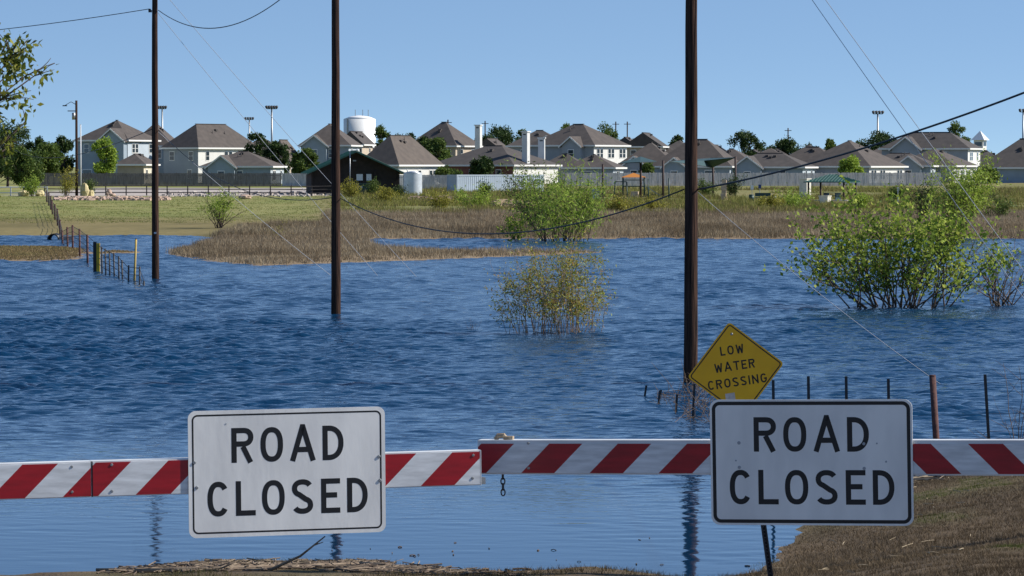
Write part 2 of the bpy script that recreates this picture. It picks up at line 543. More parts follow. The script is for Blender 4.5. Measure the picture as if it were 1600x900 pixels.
def letter_strokes(ch, w, h, s):
    q = s / 2
    if ch == 'O':
        return [(sup(w / 2, h / 2, w / 2 - q, h / 2 - q, 0, 360, 40)[:-1], True)]
    if ch == 'C':
        return [(sup(w / 2 + 0.02 * w, h / 2, w / 2 - q, h / 2 - q, 38, 322, 36), False)]
    if ch == 'G':
        return [(sup(w / 2, h / 2, w / 2 - q, h / 2 - q, 40, 335, 36) + [(w - q, h * 0.46), (w * 0.55, h * 0.46)], False)]
    if ch == 'L':
        return [([(q, h), (q, q), (w, q)], False)]
    if ch == 'I':
        return [([(w / 2, h), (w / 2, 0)], False)]
    if ch == 'T':
        return [([(0, h - q), (w, h - q)], False), ([(w / 2, h - s), (w / 2, 0)], False)]
    if ch == 'E':
        return [([(w, h - q), (q, h - q), (q, q), (w, q)], False), ([(s, h * 0.52), (w * 0.84, h * 0.52)], False)]
    if ch == 'D':
        b = sup(w * 0.30, h / 2, w * 0.70 - q, h / 2 - q, 90, -90, 24, 2.2)
        return [([(q, q), (q, h - q)] + b, True)]
    if ch == 'R':
        b = sup(w * 0.55, h * 0.73, w * 0.45 - q, h * 0.27 - q, 90, -90, 16, 2.2)
        return [([(q, 0), (q, h - q)] + b + [(s, h * 0.46 + q)], False), ([(w * 0.52, h * 0.46), (w - q * 1.1, 0)], False)]
    if ch == 'A':
        return [([(q * 0.9, 0), (w / 2 - q * 0.1, h - q * 0.2), (w / 2 + q * 0.1, h - q * 0.2), (w - q * 0.9, 0)], False), ([(w * 0.22, h * 0.33), (w * 0.78, h * 0.33)], False)]
    if ch == 'N':
        return [([(q, 0), (q, h)], False), ([(q, h - q), (w - q, q)], False), ([(w - q, 0), (w - q, h)], False)]
    if ch == 'W':
        return [([(q, h), (w * 0.27, 0)], False), ([(w * 0.27, 0), (w * 0.5, h * 0.82)], False), ([(w * 0.5, h * 0.82), (w * 0.73, 0)], False), ([(w * 0.73, 0), (w - q, h)], False)]
    if ch == 'S':
        up = sup(w / 2, h * 0.735, w / 2 - q, h * 0.265 - q, 25, 270, 22, 2.2)
        lo = sup(w / 2, h * 0.255, w / 2 - q, h * 0.255 - q + q * 0.0, 90, -155, 22, 2.2)
        dz = up[-1][1] - lo[0][1]
        return [(up[:-2] + [(w * 0.5, h * 0.49)] + lo[2:], False)]
    return []
def put_letters(rows, parent, y, m):
    """rows: list of (text, [(x0, w)...], z0, h, stroke)"""
    for text, xs, z0, h, s in rows:
        for ch, (x0, w) in zip(text, xs):
            mb = MB()
            for k, (pl, cl) in enumerate(letter_strokes(ch, w, h, s)):
                ribbon(mb, [(x0 + a, z0 + c) for a, c in pl], s / 2, y - 0.00005 * k, cl)
            mb.build('letter', m, parent)
def rrect(x0, z0, x1, z1, r, n=8):
    out = []
    for cx, cz, a in ((x1 - r, z1 - r, 0), (x0 + r, z1 - r, 90), (x0 + r, z0 + r, 180), (x1 - r, z0 + r, 270)):
        for k in range(n + 1):
            t = R(a + 90 * k / n)
            out.append((cx + r * math.cos(t), cz + r * math.sin(t)))
    return out

# ------------------------------------------------------------------ gate arms and road closed signs
def stripe_mat(name, period, flip_x=None, red=(0.36, 0.006, 0.014), white=(0.74, 0.76, 0.78), off=0.0):
    m = bpy.data.materials.new(name)
    m.use_nodes = True
    nt = m.node_tree
    b = nt.nodes['Principled BSDF']
    b.inputs['Roughness'].default_value = 0.38
    t = nt.nodes.new('ShaderNodeTexCoord')
    s = nt.nodes.new('ShaderNodeSeparateXYZ')
    nt.links.new(t.outputs['Object'], s.inputs[0])
    def math_(op, a, b_=None):
        n = nt.nodes.new('ShaderNodeMath'); n.operation = op
        for k, v in enumerate((a, b_)):
            if v is None: continue
            if isinstance(v, (int, float)): n.inputs[k].default_value = v
            else: nt.links.new(v, n.inputs[k])
        return n.outputs[0]
    x, z = s.outputs['X'], s.outputs['Z']
    if flip_x is not None:      # stripes slope the other way past this point along the arm
        sgn = math_('SUBTRACT', 1.0, math_('MULTIPLY', math_('GREATER_THAN', x, flip_x), 2.0))
        zz = math_('MULTIPLY', z, sgn)
        x = math_('SUBTRACT', x, math_('MULTIPLY', math_('GREATER_THAN', x, flip_x), 0.149))
    else:
        zz = z
    v = math_('FRACT', math_('DIVIDE', math_('ADD', math_('SUBTRACT', x, zz), off + 40 * period), period))
    fac = math_('LESS_THAN', v, 0.485)
    nz = nt.nodes.new('ShaderNodeTexNoise'); nz.inputs['Scale'].default_value = 6; nz.inputs['Detail'].default_value = 6
    mpn = nt.nodes.new('ShaderNodeMapping'); mpn.inputs['Scale'].default_value = (1, 1, 6)
    nt.links.new(t.outputs['Object'], mpn.inputs[0]); nt.links.new(mpn.outputs[0], nz.inputs['Vector'])
    wear = nt.nodes.new('ShaderNodeMapRange')
    wear.inputs[1].default_value = 0.3; wear.inputs[2].default_value = 0.7; wear.inputs[3].default_value = 0.72; wear.inputs[4].default_value = 1.06
    nt.links.new(nz.outputs['Fac'], wear.inputs[0])
    mx = nt.nodes.new('ShaderNodeMix'); mx.data_type = 'RGBA'
    nt.links.new(fac, mx.inputs['Factor'])
    mx.inputs[6].default_value = (*white, 1); mx.inputs[7].default_value = (*red, 1)
    sc = nt.nodes.new('ShaderNodeVectorMath'); sc.operation = 'SCALE'
    nt.links.new(mx.outputs[2], sc.inputs[0]); nt.links.new(wear.outputs[0], sc.inputs['Scale'])
    nt.links.new(sc.outputs[0], b.inputs['Base Color'])
    return m
def arm_frame(p0, p1):
    """rotation that turns local x along p0->p1, keeping z up"""
    x = (p1 - p0).normalized()
    y = Vector((0, 0, 1)).cross(x).normalized()
    z = x.cross(y)
    return Matrix((x, y, z)).transposed()
def bolt(mb, x, y, z, r=0.011):
    mb.tube([(x, y, z), (x, y - 0.003, z)], [r, r * 0.75], 8)

# left arm: swings from a hinge post out of frame on the left, free end near the middle of the road
L0, L1 = P(0, 752, 21.9), P(748, 730, 22.62)
dirL = (L1 - L0).normalized()
hingeL = L1 - dirL * 4.75
rotL = arm_frame(hingeL, L1)
arm = thing('barrier_arm', 'striped gate arm with a visible joint, its free end below the other arm', 'gate arm')
arm.matrix_world = Matrix.Translation(hingeL) @ rotL.to_4x4()
lenL = 4.75
Lx0 = lenL - (L1 - L0).length          # local x at pixel column 0
seam = Lx0 + (138 / 748) * (L1 - L0).length
MB().box(((seam - 0.002) / 2, 0, 0), (seam - 0.002, 0.09, 0.206)).build('beam', M_WHITE, arm)
MB().box(((seam + 0.002 + lenL) / 2, 0, 0), (lenL - seam - 0.002, 0.088, 0.206)).build('beam', M_WHITE, arm)
perL = 0.4215
SM_L = stripe_mat('stripes_near_arm', perL, off=-(Lx0 + 0.012) - 0.015)
MB().box(((seam - 0.006) / 2 + 0.1, -0.047, -0.001), (seam - 0.206, 0.003, 0.192)).build('striped_sheet', SM_L, arm)
MB().box(((seam + 0.006 + lenL - 0.006) / 2, -0.046, -0.001), (lenL - seam - 0.012, 0.003, 0.192)).build('striped_sheet', SM_L, arm)
MB().box((seam, -0.044, 0), (0.012, 0.002, 0.204)).build('joint', M_DARKSTEEL, arm)
for bx, bzz in ((seam - 0.115, 0.075), (seam - 0.115, -0.07), (seam + 0.115, 0.08), (seam + 0.115, -0.072), (lenL - 0.045, 0.075), (lenL - 0.05, -0.06)):
    mb = MB(); bolt(mb, bx, -0.048, bzz, 0.009); mb.build('bolt', M_STEEL, arm)
MB().box((lenL + 0.002, 0.0, 0), (0.004, 0.094, 0.208)).build('end_cap', M_WHITE, arm)
MB().box((lenL + 0.025, 0.06, -0.085), (0.05, 0.05, 0.04)).build('latch_block', M_STEEL, arm)

def gate_post(name, label, at_, top):
    zb = bz(at_.x, at_.y)
    t = thing(name, label, 'post', (at_.x, at_.y, zb - 0.05))
    MB().tube([(0, 0, -0.3), (0, 0, top - zb + 0.05)], 0.085, 16).build('pipe', M_WHITE, t, True)
    MB().tube([(0, 0, top - zb + 0.05), (0, 0, top - zb + 0.08)], [0.09, 0.06], 16).build('cap', M_WHITE, t, True)
    MB().box((0, 0, 0.03), (0.5, 0.5, 0.12)).build('footing', mat('concrete', (0.35, 0.34, 0.32), 0.9, 0.15, 6), t)
    return t
gate_post('gate_post', 'white pipe post hinging the jointed lower gate arm', hingeL - dirL * 0.08, hingeL.z + 0.2)

# right arm
Q0, Q1 = P(750, 713.5, 23.12), P(1600, 714.5, 22.3)
dirR = (Q1 - Q0).normalized()
armR = thing('barrier_arm', 'striped gate arm in shade with a short chain hanging under its free end', 'gate arm')
rotR = arm_frame(Q0, Q1)
armR.matrix_world = Matrix.Translation(Q0) @ rotR.to_4x4()
lenR = 5.0
MB().box((lenR / 2, 0, 0), (lenR, 0.10, 0.206)).build('beam', M_WHITE, armR)
kx = (1271 - 800) / F
xs_flip = (kx * Q0.y - Q0.x) / (dirR.x - kx * dirR.y)      # where the sign hangs along the arm
SM_R = stripe_mat('stripes_far_arm', 0.4215, flip_x=xs_flip, off=0.059)
MB().box((lenR / 2, -0.0525, -0.006), (lenR - 0.006, 0.003, 0.176)).build('striped_sheet', SM_R, armR)
for bx, bzz in ((0.315, 0.085), (0.315, -0.065)):
    mb = MB(); bolt(mb, bx, -0.054, bzz, 0.009); mb.build('bolt', M_STEEL, armR)
mb = MB()
mb.tube([(0.10, 0, 0.103), (0.115, 0, 0.125), (0.15, 0, 0.128), (0.165, 0, 0.105)], 0.016, 8)
mb.box((0.185, 0.0, 0.112), (0.05, 0.04, 0.024))
mb.build('latch', mat('rusty_latch', (0.42, 0.33, 0.22), 0.7, col2=(0.16, 0.10, 0.06), scale=30), armR)
gate_post('gate_post', 'white pipe post hinging the shaded gate arm with the chain', Q0 + dirR * (lenR + 0.08), Q0.z + 0.2)
ch = thing('chain', 'short dark chain of three links hanging under the gate arm', 'chain')
ch.matrix_world = Matrix.Translation(Q0 + dirR * 0.142 + Vector((0, 0, -0.104))) @ rotR.to_4x4()
for k in range(4):
    pts = []
    for j in range(13):
        a = 2 * math.pi * j / 12
        u, w = 0.0125 * math.cos(a), 0.021 * math.sin(a)
        pts.append((u, 0, w) if k % 2 else (0, u, w))
    MB().tube(pts, 0.0042, 6, caps=False).build('link', M_DARKSTEEL, ch, True, loc=(0, 0, -0.012 - 0.033 * k))

def road_sign(label, centre, ax, w, h, margin, bw, bolts, rad, scuffs):
    t = thing('road_closed_sign', label, 'sign')
    t.matrix_world = Matrix.Translation(centre) @ ax.to_4x4()
    MB().prism(rrect(-w / 2, -h / 2, w / 2, h / 2, rad), -0.003, 0.003).build('panel', M_SIGNWHITE, t)
    mb = MB()
    m_ = margin + bw / 2
    ribbon(mb, rrect(-w / 2 + m_, -h / 2 + m_, w / 2 - m_, h / 2 - m_, max(rad - m_ * 0.6, 0.02)), bw / 2, -0.003, True)
    mb.build('border', M_BLACK, t)
    k = w / 1.22
    def spans(x0, ws, gaps):
        out = []
        for i, w_ in enumerate(ws):
            out.append((x0 * k, w_ * k)); x0 += w_ + (gaps[i] if i < len(gaps) else 0)
        return out
    H = 0.206 * h / 0.75
    put_letters([('ROAD', spans(-0.345, [0.136, 0.14, 0.158, 0.131], [0.043, 0.043, 0.044]), h * 0.085, H, 0.031),
                 ('CLOSED', spans(-0.498, [0.133, 0.122, 0.141, 0.131, 0.119, 0.129], [0.044, 0.039, 0.045, 0.05, 0.043]), -h * 0.335, H, 0.031)], t, -0.0032, M_BLACK)
    for bx, bzz in bolts:
        mb = MB(); bolt(mb, bx, -0.0045, bzz, 0.0105); mb.build('bolt', M_STEEL, t)
    for sx_, sz_, r_ in scuffs:
        mb = MB(); mb.tube([(sx_, -0.003, sz_), (sx_, -0.0046, sz_)], r_, 10); mb.build('dent', mat('dent_grey', (0.33, 0.35, 0.38), 0.6), t)
    for zz in (-0.06, 0.06):
        MB().box((0, 0.0045, zz), (w * 0.9, 0.003, 0.03)).build('bracket', M_STEEL, t)
    return t
kx = (449 - 800) / F
cS = L0 + dirL * ((kx * L0.y - L0.x) / (dirL.x - kx * dirL.y))
cS = cS + rotL @ Vector((-0.013, -0.054, 0.0))
cS.z = P(449, 737.5, cS.y).z
road_sign('white ROAD CLOSED sign with thin black border line on the jointed lower arm', cS, rotL, 1.165, 0.735, 0.022, 0.010,
          [(-0.548, 0.07), (-0.535, -0.075), (0.545, 0.075), (0.55, -0.065)], 0.045, [(-0.36, 0.29, 0.004)])
cR = Q0 + dirR * xs_flip
rotS = rotR
cR = cR + rotR @ Vector((0, -0.060, -0.027))
road_sign('shaded ROAD CLOSED sign with thick black border, in front of the yellow diamond sign', cR, rotS, 1.205, 0.742, 0.012, 0.021,
          [], 0.05, [(-0.43, 0.115, 0.0105), (0.315, 0.11, 0.009), (0.392, 0.112, 0.005), (-0.45, 0.01, 0.005), (-0.43, -0.03, 0.010), (0.315, -0.035, 0.010), (0.445, 0.005, 0.006)])

# ------------------------------------------------------------------ yellow diamond sign on its leaning post
dS = 42.3
base = P(1205, 905, dS)
base.z = bz(base.x, dS)
lean = R(8.0)
ds = thing('warning_sign', 'yellow diamond LOW WATER CROSSING sign on a leaning steel post at the shore', 'sign', base)
ds.rotation_euler = (0, -lean, R(2))
ctr = P(1149, 578, dS) - base
ctr_l = Matrix.Rotation(lean, 3, 'Y') @ ctr
s2 = 1.078 / 2
zc_ = ctr_l.z
xc_ = ctr_l.x
def diamond(r, rad):
    pts = rrect(-r, -r, r, r, rad, 6)
    c, s = math.cos(R(45)), math.sin(R(45))
    return [(xc_ + c * x - s * z, zc_ + s * x + c * z) for x, z in pts]
a_ = 0.762 / 2
MB().prism(diamond(a_, 0.04), -0.034, -0.030).build('panel', M_YELLOW, ds)
mb = MB(); ribbon(mb, diamond(a_ - 0.022, 0.03), 0.0065, -0.0341, True); mb.build('border', M_BLACK, ds)
def row(text, widths, gap, cx, z0, h, s):
    tot = sum(widths) + gap * (len(widths) - 1)
    x = cx - tot / 2
    out = []
    for w in widths:
        out.append((x, w)); x += w + gap
    return (text, out, z0, h, s)
put_letters([row('LOW', [0.055, 0.07, 0.085], 0.025, xc_ - 0.012, zc_ + 0.178, 0.1, 0.0165),
             row('WATER', [0.088, 0.082, 0.07, 0.06, 0.068], 0.02, xc_ - 0.005, zc_ - 0.0, 0.1, 0.0165),
             row('CROSSING', [0.068, 0.068, 0.07, 0.066, 0.066, 0.017, 0.07, 0.07], 0.023, xc_ + 0.0, zc_ - 0.178, 0.1, 0.0165)], ds, -0.0342, M_BLACK)
mb = MB(); mb.tube([(xc_ + 0.01, -0.034, zc_ + 0.40), (xc_ + 0.01, -0.042, zc_ + 0.40)], [0.016, 0.011], 10); mb.build('bolt', M_STEEL, ds)
mb = MB(); mb.tube([(xc_ + 0.01, -0.034, zc_ - 0.40), (xc_ + 0.01, -0.042, zc_ - 0.40)], [0.016, 0.011], 10); mb.build('bolt', M_STEEL, ds)
MB().box((xc_ - 0.1, -0.0345, zc_ - 0.285), (0.105, 0.0012, 0.085)).build('sticker', mat('sticker', (0.62, 0.55, 0.5), 0.6, 0.15, 25), ds)
post = MB()
post.prism([(-0.03, -0.4), (-0.012, -0.4), (-0.012, zc_ + 0.42), (-0.03, zc_ + 0.42)], -0.030, 0.012)
post.prism([(0.012, -0.4), (0.03, -0.4), (0.03, zc_ + 0.42), (0.012, zc_ + 0.42)], -0.030, 0.012)
post.prism([(-0.0118, -0.4), (0.0118, -0.4), (0.0118, zc_ + 0.42), (-0.0118, zc_ + 0.42)], 0.004, 0.010)
post.build('post', M_DARKSTEEL, ds)
hm = mat('hole_light', (0.25, 0.26, 0.28), 0.6)
hole = MB(); hole.box((0, 0, 0), (0.009, 0.002, 0.012)); hme = hole.mesh('hole')
for k in range(44):
    obj('hole', hme, hm, ds, loc=(0, 0.003, 0.05 + k * 0.04))

# ------------------------------------------------------------------ utility poles and their lines
PD = [163.1, 123.8, 84.6]
PXp = [243, 525, 1079]
poles = []
for k in range(3):
    poles.append(Vector((XD(PXp[k], PD[k]), PD[k], 0)))
poles.append(Vector((13.6, 45.2, 0)))
labels = ['dark wooden utility pole standing in the water nearest the brown grass spit and fence line',
          'wooden utility pole standing in open water, second from the grassy spit',
          'thick wooden utility pole standing in water beside the yellow diamond sign',
          'wooden utility pole standing on the near bank']
POLE_TOP = 12.6
for k, p in enumerate(poles):
    zb = -0.9 if k < 3 else bz(p.x, p.y) - 0.3
    top = POLE_TOP + (0.0 if k < 3 else 1.2)
    t = thing('utility_pole', labels[k], 'utility pole', (p.x, p.y, 0), group='utility poles of one line')
    pts, rad = [], []
    bend = random.uniform(-0.03, 0.03)
    for j in range(15):
        z = zb + (top - zb) * j / 14
        pts.append((bend * math.sin(j / 14 * math.pi) + random.uniform(-.006, .006), random.uniform(-.006, .006), z))
        rad.append(0.160 - 0.045 * j / 14)
    MB().tube(pts, rad, 18).build('shaft', M_WOODPOLE, t, True)
    MB().box((0, -0.10, top - 0.6), (1.9, 0.10, 0.12)).build('crossarm', M_WOODPOLE, t)
    for ix in (-0.85, -0.4, 0.4, 0.85):
        MB().tube([(ix, -0.10, top - 0.54), (ix, -0.10, top - 0.48), (ix, -0.10, top - 0.40), (ix, -0.10, top - 0.34)], [0.018, 0.055, 0.06, 0.03], 10).build('insulator', mat('insulator', (0.2, 0.2, 0.22), 0.3), t, True)
    MB().box((-0.20, -0.02, 11.35), (0.14, 0.10, 0.10)).build('bracket', M_DARKSTEEL, t)
    MB().tube([(-0.17, -0.02, 11.4), (-0.27, -0.02, 11.42)], 0.045, 8).build('insulator', M_DARKSTEEL, t, True)
    if k == 0:
        MB().box((0.0, -0.152, 1.95), (0.10, 0.02, 0.07)).build('tag_plate', M_WHITE, t)
def line(name, label, a, b_, sag, r, m, n=28, cat='wire', group=None, mid=None):
    pts = []
    a, b_ = Vector(a), Vector(b_)
    for j in range(n + 1):
        t = j / n
        p = a.lerp(b_, t)
        p.z -= sag * 4 * t * (1 - t)
        pts.append(p)
    o = MB().tube(pts, r, 6).build(name, m, None, True)
    return tag(o, label, cat, group)
def on(k, py, dx=0.0, dy=0.0):
    q = P(PXp[k], py, PD[k])
    return Vector((poles[k].x + dx, poles[k].y + dy, q.z))
line('power_line', 'thin overhead line leaving the pole by the spit, away from the other poles', on(0, 14, -0.25), Vector((-48, 190, 11.2)), 0.9, 0.016, M_CABLE)
line('power_line', 'overhead line sagging between the tops of the two farther utility poles', on(0, 16, 0.15), Vector((poles[1].x - 0.2, poles[1].y, 11.7)), 1.5, 0.018, M_CABLE)
line('power_line', 'overhead line between the tops of the two nearer poles in the water', Vector((poles[1].x + 0.2, poles[1].y, 11.7)), Vector((poles[2].x - 0.2, poles[2].y, 11.7)), 1.0, 0.018, M_CABLE)
line('cable', 'low black cable slung between the two nearer poles in the water', on(1, 310, 0.15), on(2, 296, -0.15), 1.06, 0.017, M_CABLE, cat='cable')
line('cable', 'black cable climbing from the thick pole toward the near bank', on(2, 296, 0.15), Vector((poles[3].x - 0.1, poles[3].y, 9.2)), 0.65, 0.020, M_CABLE, cat='cable')
line('cable', 'low dark cable sagging between the two farther utility poles', on(0, 203, 0.15), on(1, 309, -0.15), 1.0, 0.014, M_CABLE, cat='cable')
line('cable', 'low dark cable running from the pole nearest the spit past the far lamp pole', on(0, 202, -0.15), Vector((-58, 440, 7.3)), 1.4, 0.018, M_CABLE, cat='cable')
GW = [(0, -22, 652, 434, 'guy wire from the farthest line pole, the one reaching the water farthest out'), (0, 20, 592, 433, 'guy wire from the farthest line pole, the middle of three'), (0, 206, 519, 432, 'guy wire from the farthest line pole, the lowest and shortest')]
for k, y0, x1, y1, lb in GW:
    e = W0(x1, y1, -0.05)
    line('guy_wire', lb, on(k, y0, 0.13), e, 0.12, 0.010, M_WIRE, cat='guy wire')
t3 = poles[2]
line('guy_wire', 'guy wire running from the thick pole top past the leafy bush, steeper one', Vector((t3.x + 0.13, t3.y, 12.1)), Vector((XD(1700, 84.6), 84.6, -0.05)), 0.1, 0.008, M_WIRE, cat='guy wire')
line('guy_wire', 'guy wire running from the thick pole top past the leafy bush, flatter one', Vector((t3.x + 0.13, t3.y, 12.4)), Vector((XD(1735, 84.6), 84.6, -0.05)), 0.1, 0.008, M_WIRE, cat='guy wire')
line('guy_wire', 'low guy wire from the thick pole down toward the red fence post', on(2, 299, 0.14), Vector((XD(1474, 84.6), 84.6, -0.05)), 0.12, 0.007, M_WIRE, cat='guy wire')

# ------------------------------------------------------------------ near fence posts
def tpost(label, px, ytop, ybase, d, lean_px=0, m=M_DARKSTEEL, r=0.022, name='fence_post', grp='steel posts of the flooded near fence'):
    top = P(px, ytop, d)
    b_ = P(px + lean_px, ybase, d)
    if ybase > 1000 or b_.z < -0.5:
        b_.z = -0.5
    zz = bz(b_.x, d) if d < 62 else -0.05
    b_.z = min(zz, b_.z) - 0.35
    t = thing(name, label, 'fence post', (b_.x, d, max(zz, 0)), group=grp)
    off = Vector((b_.x, d, max(zz, 0)))
    v = top - b_
    if r < 0.03:
        mb = MB()
        q = v.normalized()
        ax = arm_frame(Vector((0, 0, 0)), Vector((v.x, 0, v.z)))
        mb.box(b_ - off + v / 2, (v.length, 0.006, 2 * r), ax)
        mb.box(b_ - off + v / 2 + Vector((0, 0.018, 0)), (v.length, 0.032, 0.008), ax)
        mb.build('shaft', m, t)
        for j in range(6):
            MB().box(b_ - off + v * (0.35 + 0.1 * j) + Vector((0, -0.008, 0)), (0.02, 0.012, 0.012)).build('stud', m, t)
    else:
        MB().tube([b_ - off, b_ - off + v], r, 12).build('shaft', m, t, True)
        MB().tube([top - off, top - off + Vector((0, 0, 0.012))], [r * 1.08, r * 0.8], 12).build('cap', m, t, True)
    return top
tops = []
for px, yt, lb in ((1208, 594, 'dark steel fence post just behind the edge of the yellow diamond sign'), (1263, 588, 'dark steel fence post rising over the shaded sign, first beyond the yellow sign'),
                   (1322, 588, 'dark steel fence post rising over the middle of the shaded sign'), (1388, 592, 'dark steel fence post between the middle of the shaded sign and the red post')):
    tops.append(tpost(lb, px, yt, 760, 58.5, 3))
tops.append(tpost('thick rusty red pipe fence post at the edge of the bank', 1457, 587, 752, 57.6, 12, M_RUST, 0.05))
tops.append(tpost('dark steel fence post leaning on the bank beside the red post', 1539, 585, 766, 56.2, 13))
for px, yt, yb, d, ln, lb in ((1010, 602, 619, 80.0, -7, 'short dark stake tilted in the water, farthest from the thick pole'), (1033, 609, 620, 79.5, -8, 'very short dark stake tilted in the water among twigs'),
                              (1031, 610, 631, 77.5, -5, 'short dark stake in the water, middle of the sunken row'), (1058, 616, 645, 74.8, -4, 'dark stake in the water close to the thick pole'), (1085, 600, 656, 73.0, -4, 'dark stake in twigs right in front of the thick pole')):
    tpost(lb, px, yt, yb, d, ln)
pz = [t + Vector((0, 0, -0.12)) for t in tops]
for hgt in (0.0, -0.45, -0.9):
    pts = []
    for a, b_ in zip(pz[:-1], pz[1:]):
        for j in range(4):
            q = a.lerp(b_, j / 4); q.z += hgt - 0.03 * math.sin(j / 4 * math.pi); pts.append(q)
    q = pz[-1].copy(); q.z += hgt
    pts += [q, Vector((11, 56.5, q.z - 0.1))]
    tag(MB().tube(pts, 0.0022, 5).build('fence_wire', M_DARKSTEEL), ['top', 'middle', 'bottom'][int(-hgt / 0.45 + 0.5)] + ' strand of wire along the near steel posts', 'wire', 'wires of the near fence')

# ------------------------------------------------------------------ plants
class Tree:
    """limbs as tubes, leaves as small faces"""
    def __init__(self, seed):
        self.r = random.Random(seed)
        self.mb = MB()
        self.lp, self.ld = [], []
    def limb(self, p, d, ln, r0, r1, seg=5, curl=0.25, up=0.0, n=6):
        pts, rad = [p.copy()], [r0]
        d = d.normalized()
        for k in range(seg):
            d = (d + Vector((self.r.gauss(0, curl), self.r.gauss(0, curl), self.r.gauss(0, curl) + up)) * 0.5).normalized()
            p = p + d * (ln / seg)
            pts.append(p.copy()); rad.append(r0 + (r1 - r0) * (k + 1) / seg)
        self.mb.tube(pts, rad, n)
        return pts, d
    def leaf(self, p, s, dirv=None):
        self.lp.append(p); self.ld.append((s, dirv))
def leaf_mesh(name, T, m, aspect=0.5, droop=0.3, seed=0, z0=None):
    r = np.random.default_rng(seed)
    n = len(T.lp)
    c = np.array([tuple(p) for p in T.lp])
    s = np.array([q[0] for q in T.ld])[:, None] * r.uniform(0.65, 1.25, (n, 1))
    a = r.normal(size=(n, 3)); a[:, 2] -= droop
    a /= np.linalg.norm(a, axis=1, keepdims=True)
    b_ = r.normal(size=(n, 3))
    b_ -= (b_ * a).sum(1, keepdims=True) * a
    b_ /= np.linalg.norm(b_, axis=1, keepdims=True)
    w = s * aspect
    # leaf: base, left, tip, right with a small fold
    nrm = np.cross(a, b_)
    v = np.stack([c, c + a * s * 0.5 + b_ * w * 0.5 + nrm * w * 0.12, c + a * s, c + a * s * 0.5 - b_ * w * 0.5 + nrm * w * 0.12], 1).reshape(-1, 3)
    f = np.arange(4 * n).reshape(-1, 4)
    return np_mesh(name, v, f, m, attr=np.clip(r.normal(0.5, 0.25, n), 0, 1))

G_BUSH = leaf_mat('leaf_bush', [(0.06, 0.108, 0.014), (0.18, 0.264, 0.036), (0.324, 0.408, 0.06), (0.528, 0.552, 0.12)], 0.4, 0.65)
G_WILLOW = leaf_mat('leaf_willow', [(0.155, 0.243, 0.033), (0.287, 0.398, 0.056), (0.442, 0.53, 0.111)], 0.4)
G_DARK = leaf_mat('leaf_dark', [(0.018, 0.039, 0.012), (0.042, 0.075, 0.021), (0.075, 0.112, 0.03)], 0.2)
G_MID = leaf_mat('leaf_mid', [(0.048, 0.088, 0.019), (0.096, 0.144, 0.032), (0.16, 0.208, 0.048)], 0.3)
G_YEL = leaf_mat('leaf_yellow', [(0.168, 0.168, 0.028), (0.28, 0.266, 0.042), (0.392, 0.35, 0.07)], 0.35)
G_SPARSE = leaf_mat('leaf_sparse', [(0.38, 0.22, 0.06), (0.36, 0.28, 0.06), (0.28, 0.31, 0.055), (0.28, 0.36, 0.08)], 0.35)
G_OVER = leaf_mat('leaf_overhang', [(0.03, 0.05, 0.012), (0.09, 0.125, 0.02), (0.21, 0.23, 0.035), (0.38, 0.36, 0.06)], 0.4, 0.35)

def shrub(name, label, cat, base, w, h, stems, leafm, leaf_s, nleaf, seed, twig=M_TWIG, group=None, spread=1.0, low=0.15, r0=0.03, aspect=0.5, sub=5, depth=0.8, droop=0.2, leafband=(0.0, 1.0), bs=0.0):
    T = Tree(seed)
    rr = T.r
    for s in range(stems):
        a = rr.uniform(0, 2 * math.pi)
        e = rr.uniform(0.0, 1.0) ** 0.7
        tgt = Vector((math.cos(a) * w / 2 * e * spread, math.sin(a) * w / 2 * e * depth * spread, h * (1.0 - 0.45 * e * e) * rr.uniform(0.65, 1.0)))
        start = Vector((rr.gauss(0, w * 0.05) + tgt.x * bs, rr.gauss(0, w * 0.05) + tgt.y * bs, -0.15))
        ln = (tgt - start).length
        pts, d = T.limb(start, (tgt - start) + Vector((0, 0, h * 0.15)), ln, r0, r0 * 0.25, 7, 0.22)
        for k in range(sub):
            i = rr.randint(2, 7)
            q = pts[i]
            dd = (d + Vector((rr.gauss(0, .8), rr.gauss(0, .8), rr.gauss(0.15, .5)))).normalized()
            p2, d2 = T.limb(q, dd, ln * rr.uniform(0.18, 0.42), r0 * 0.35, r0 * 0.1, 4, 0.35, n=4)
            for j in range(int(nleaf * (0.15 if rr.random() < 0.3 else rr.uniform(0.8, 1.5)))):
                u = p2[rr.randint(1, 4)]
                pp = u + Vector((rr.gauss(0, 1), rr.gauss(0, 1), rr.gauss(0, 1))) * leaf_s * 0.85
                if pp.z > low * h * rr.uniform(0.4, 1.6) and rr.random() < leafband[0] + (leafband[1] - leafband[0]) * min(1, max(0, pp.z / h)) + 0.0:
                    T.leaf(pp, leaf_s)
    o = thing(name, label, cat, base, group=group)
    T.mb.build('stems', twig, o, True)
    if T.lp:
        obj('foliage', leaf_mesh('foliage', T, leafm, aspect, droop, seed), leafm, o)
    return o

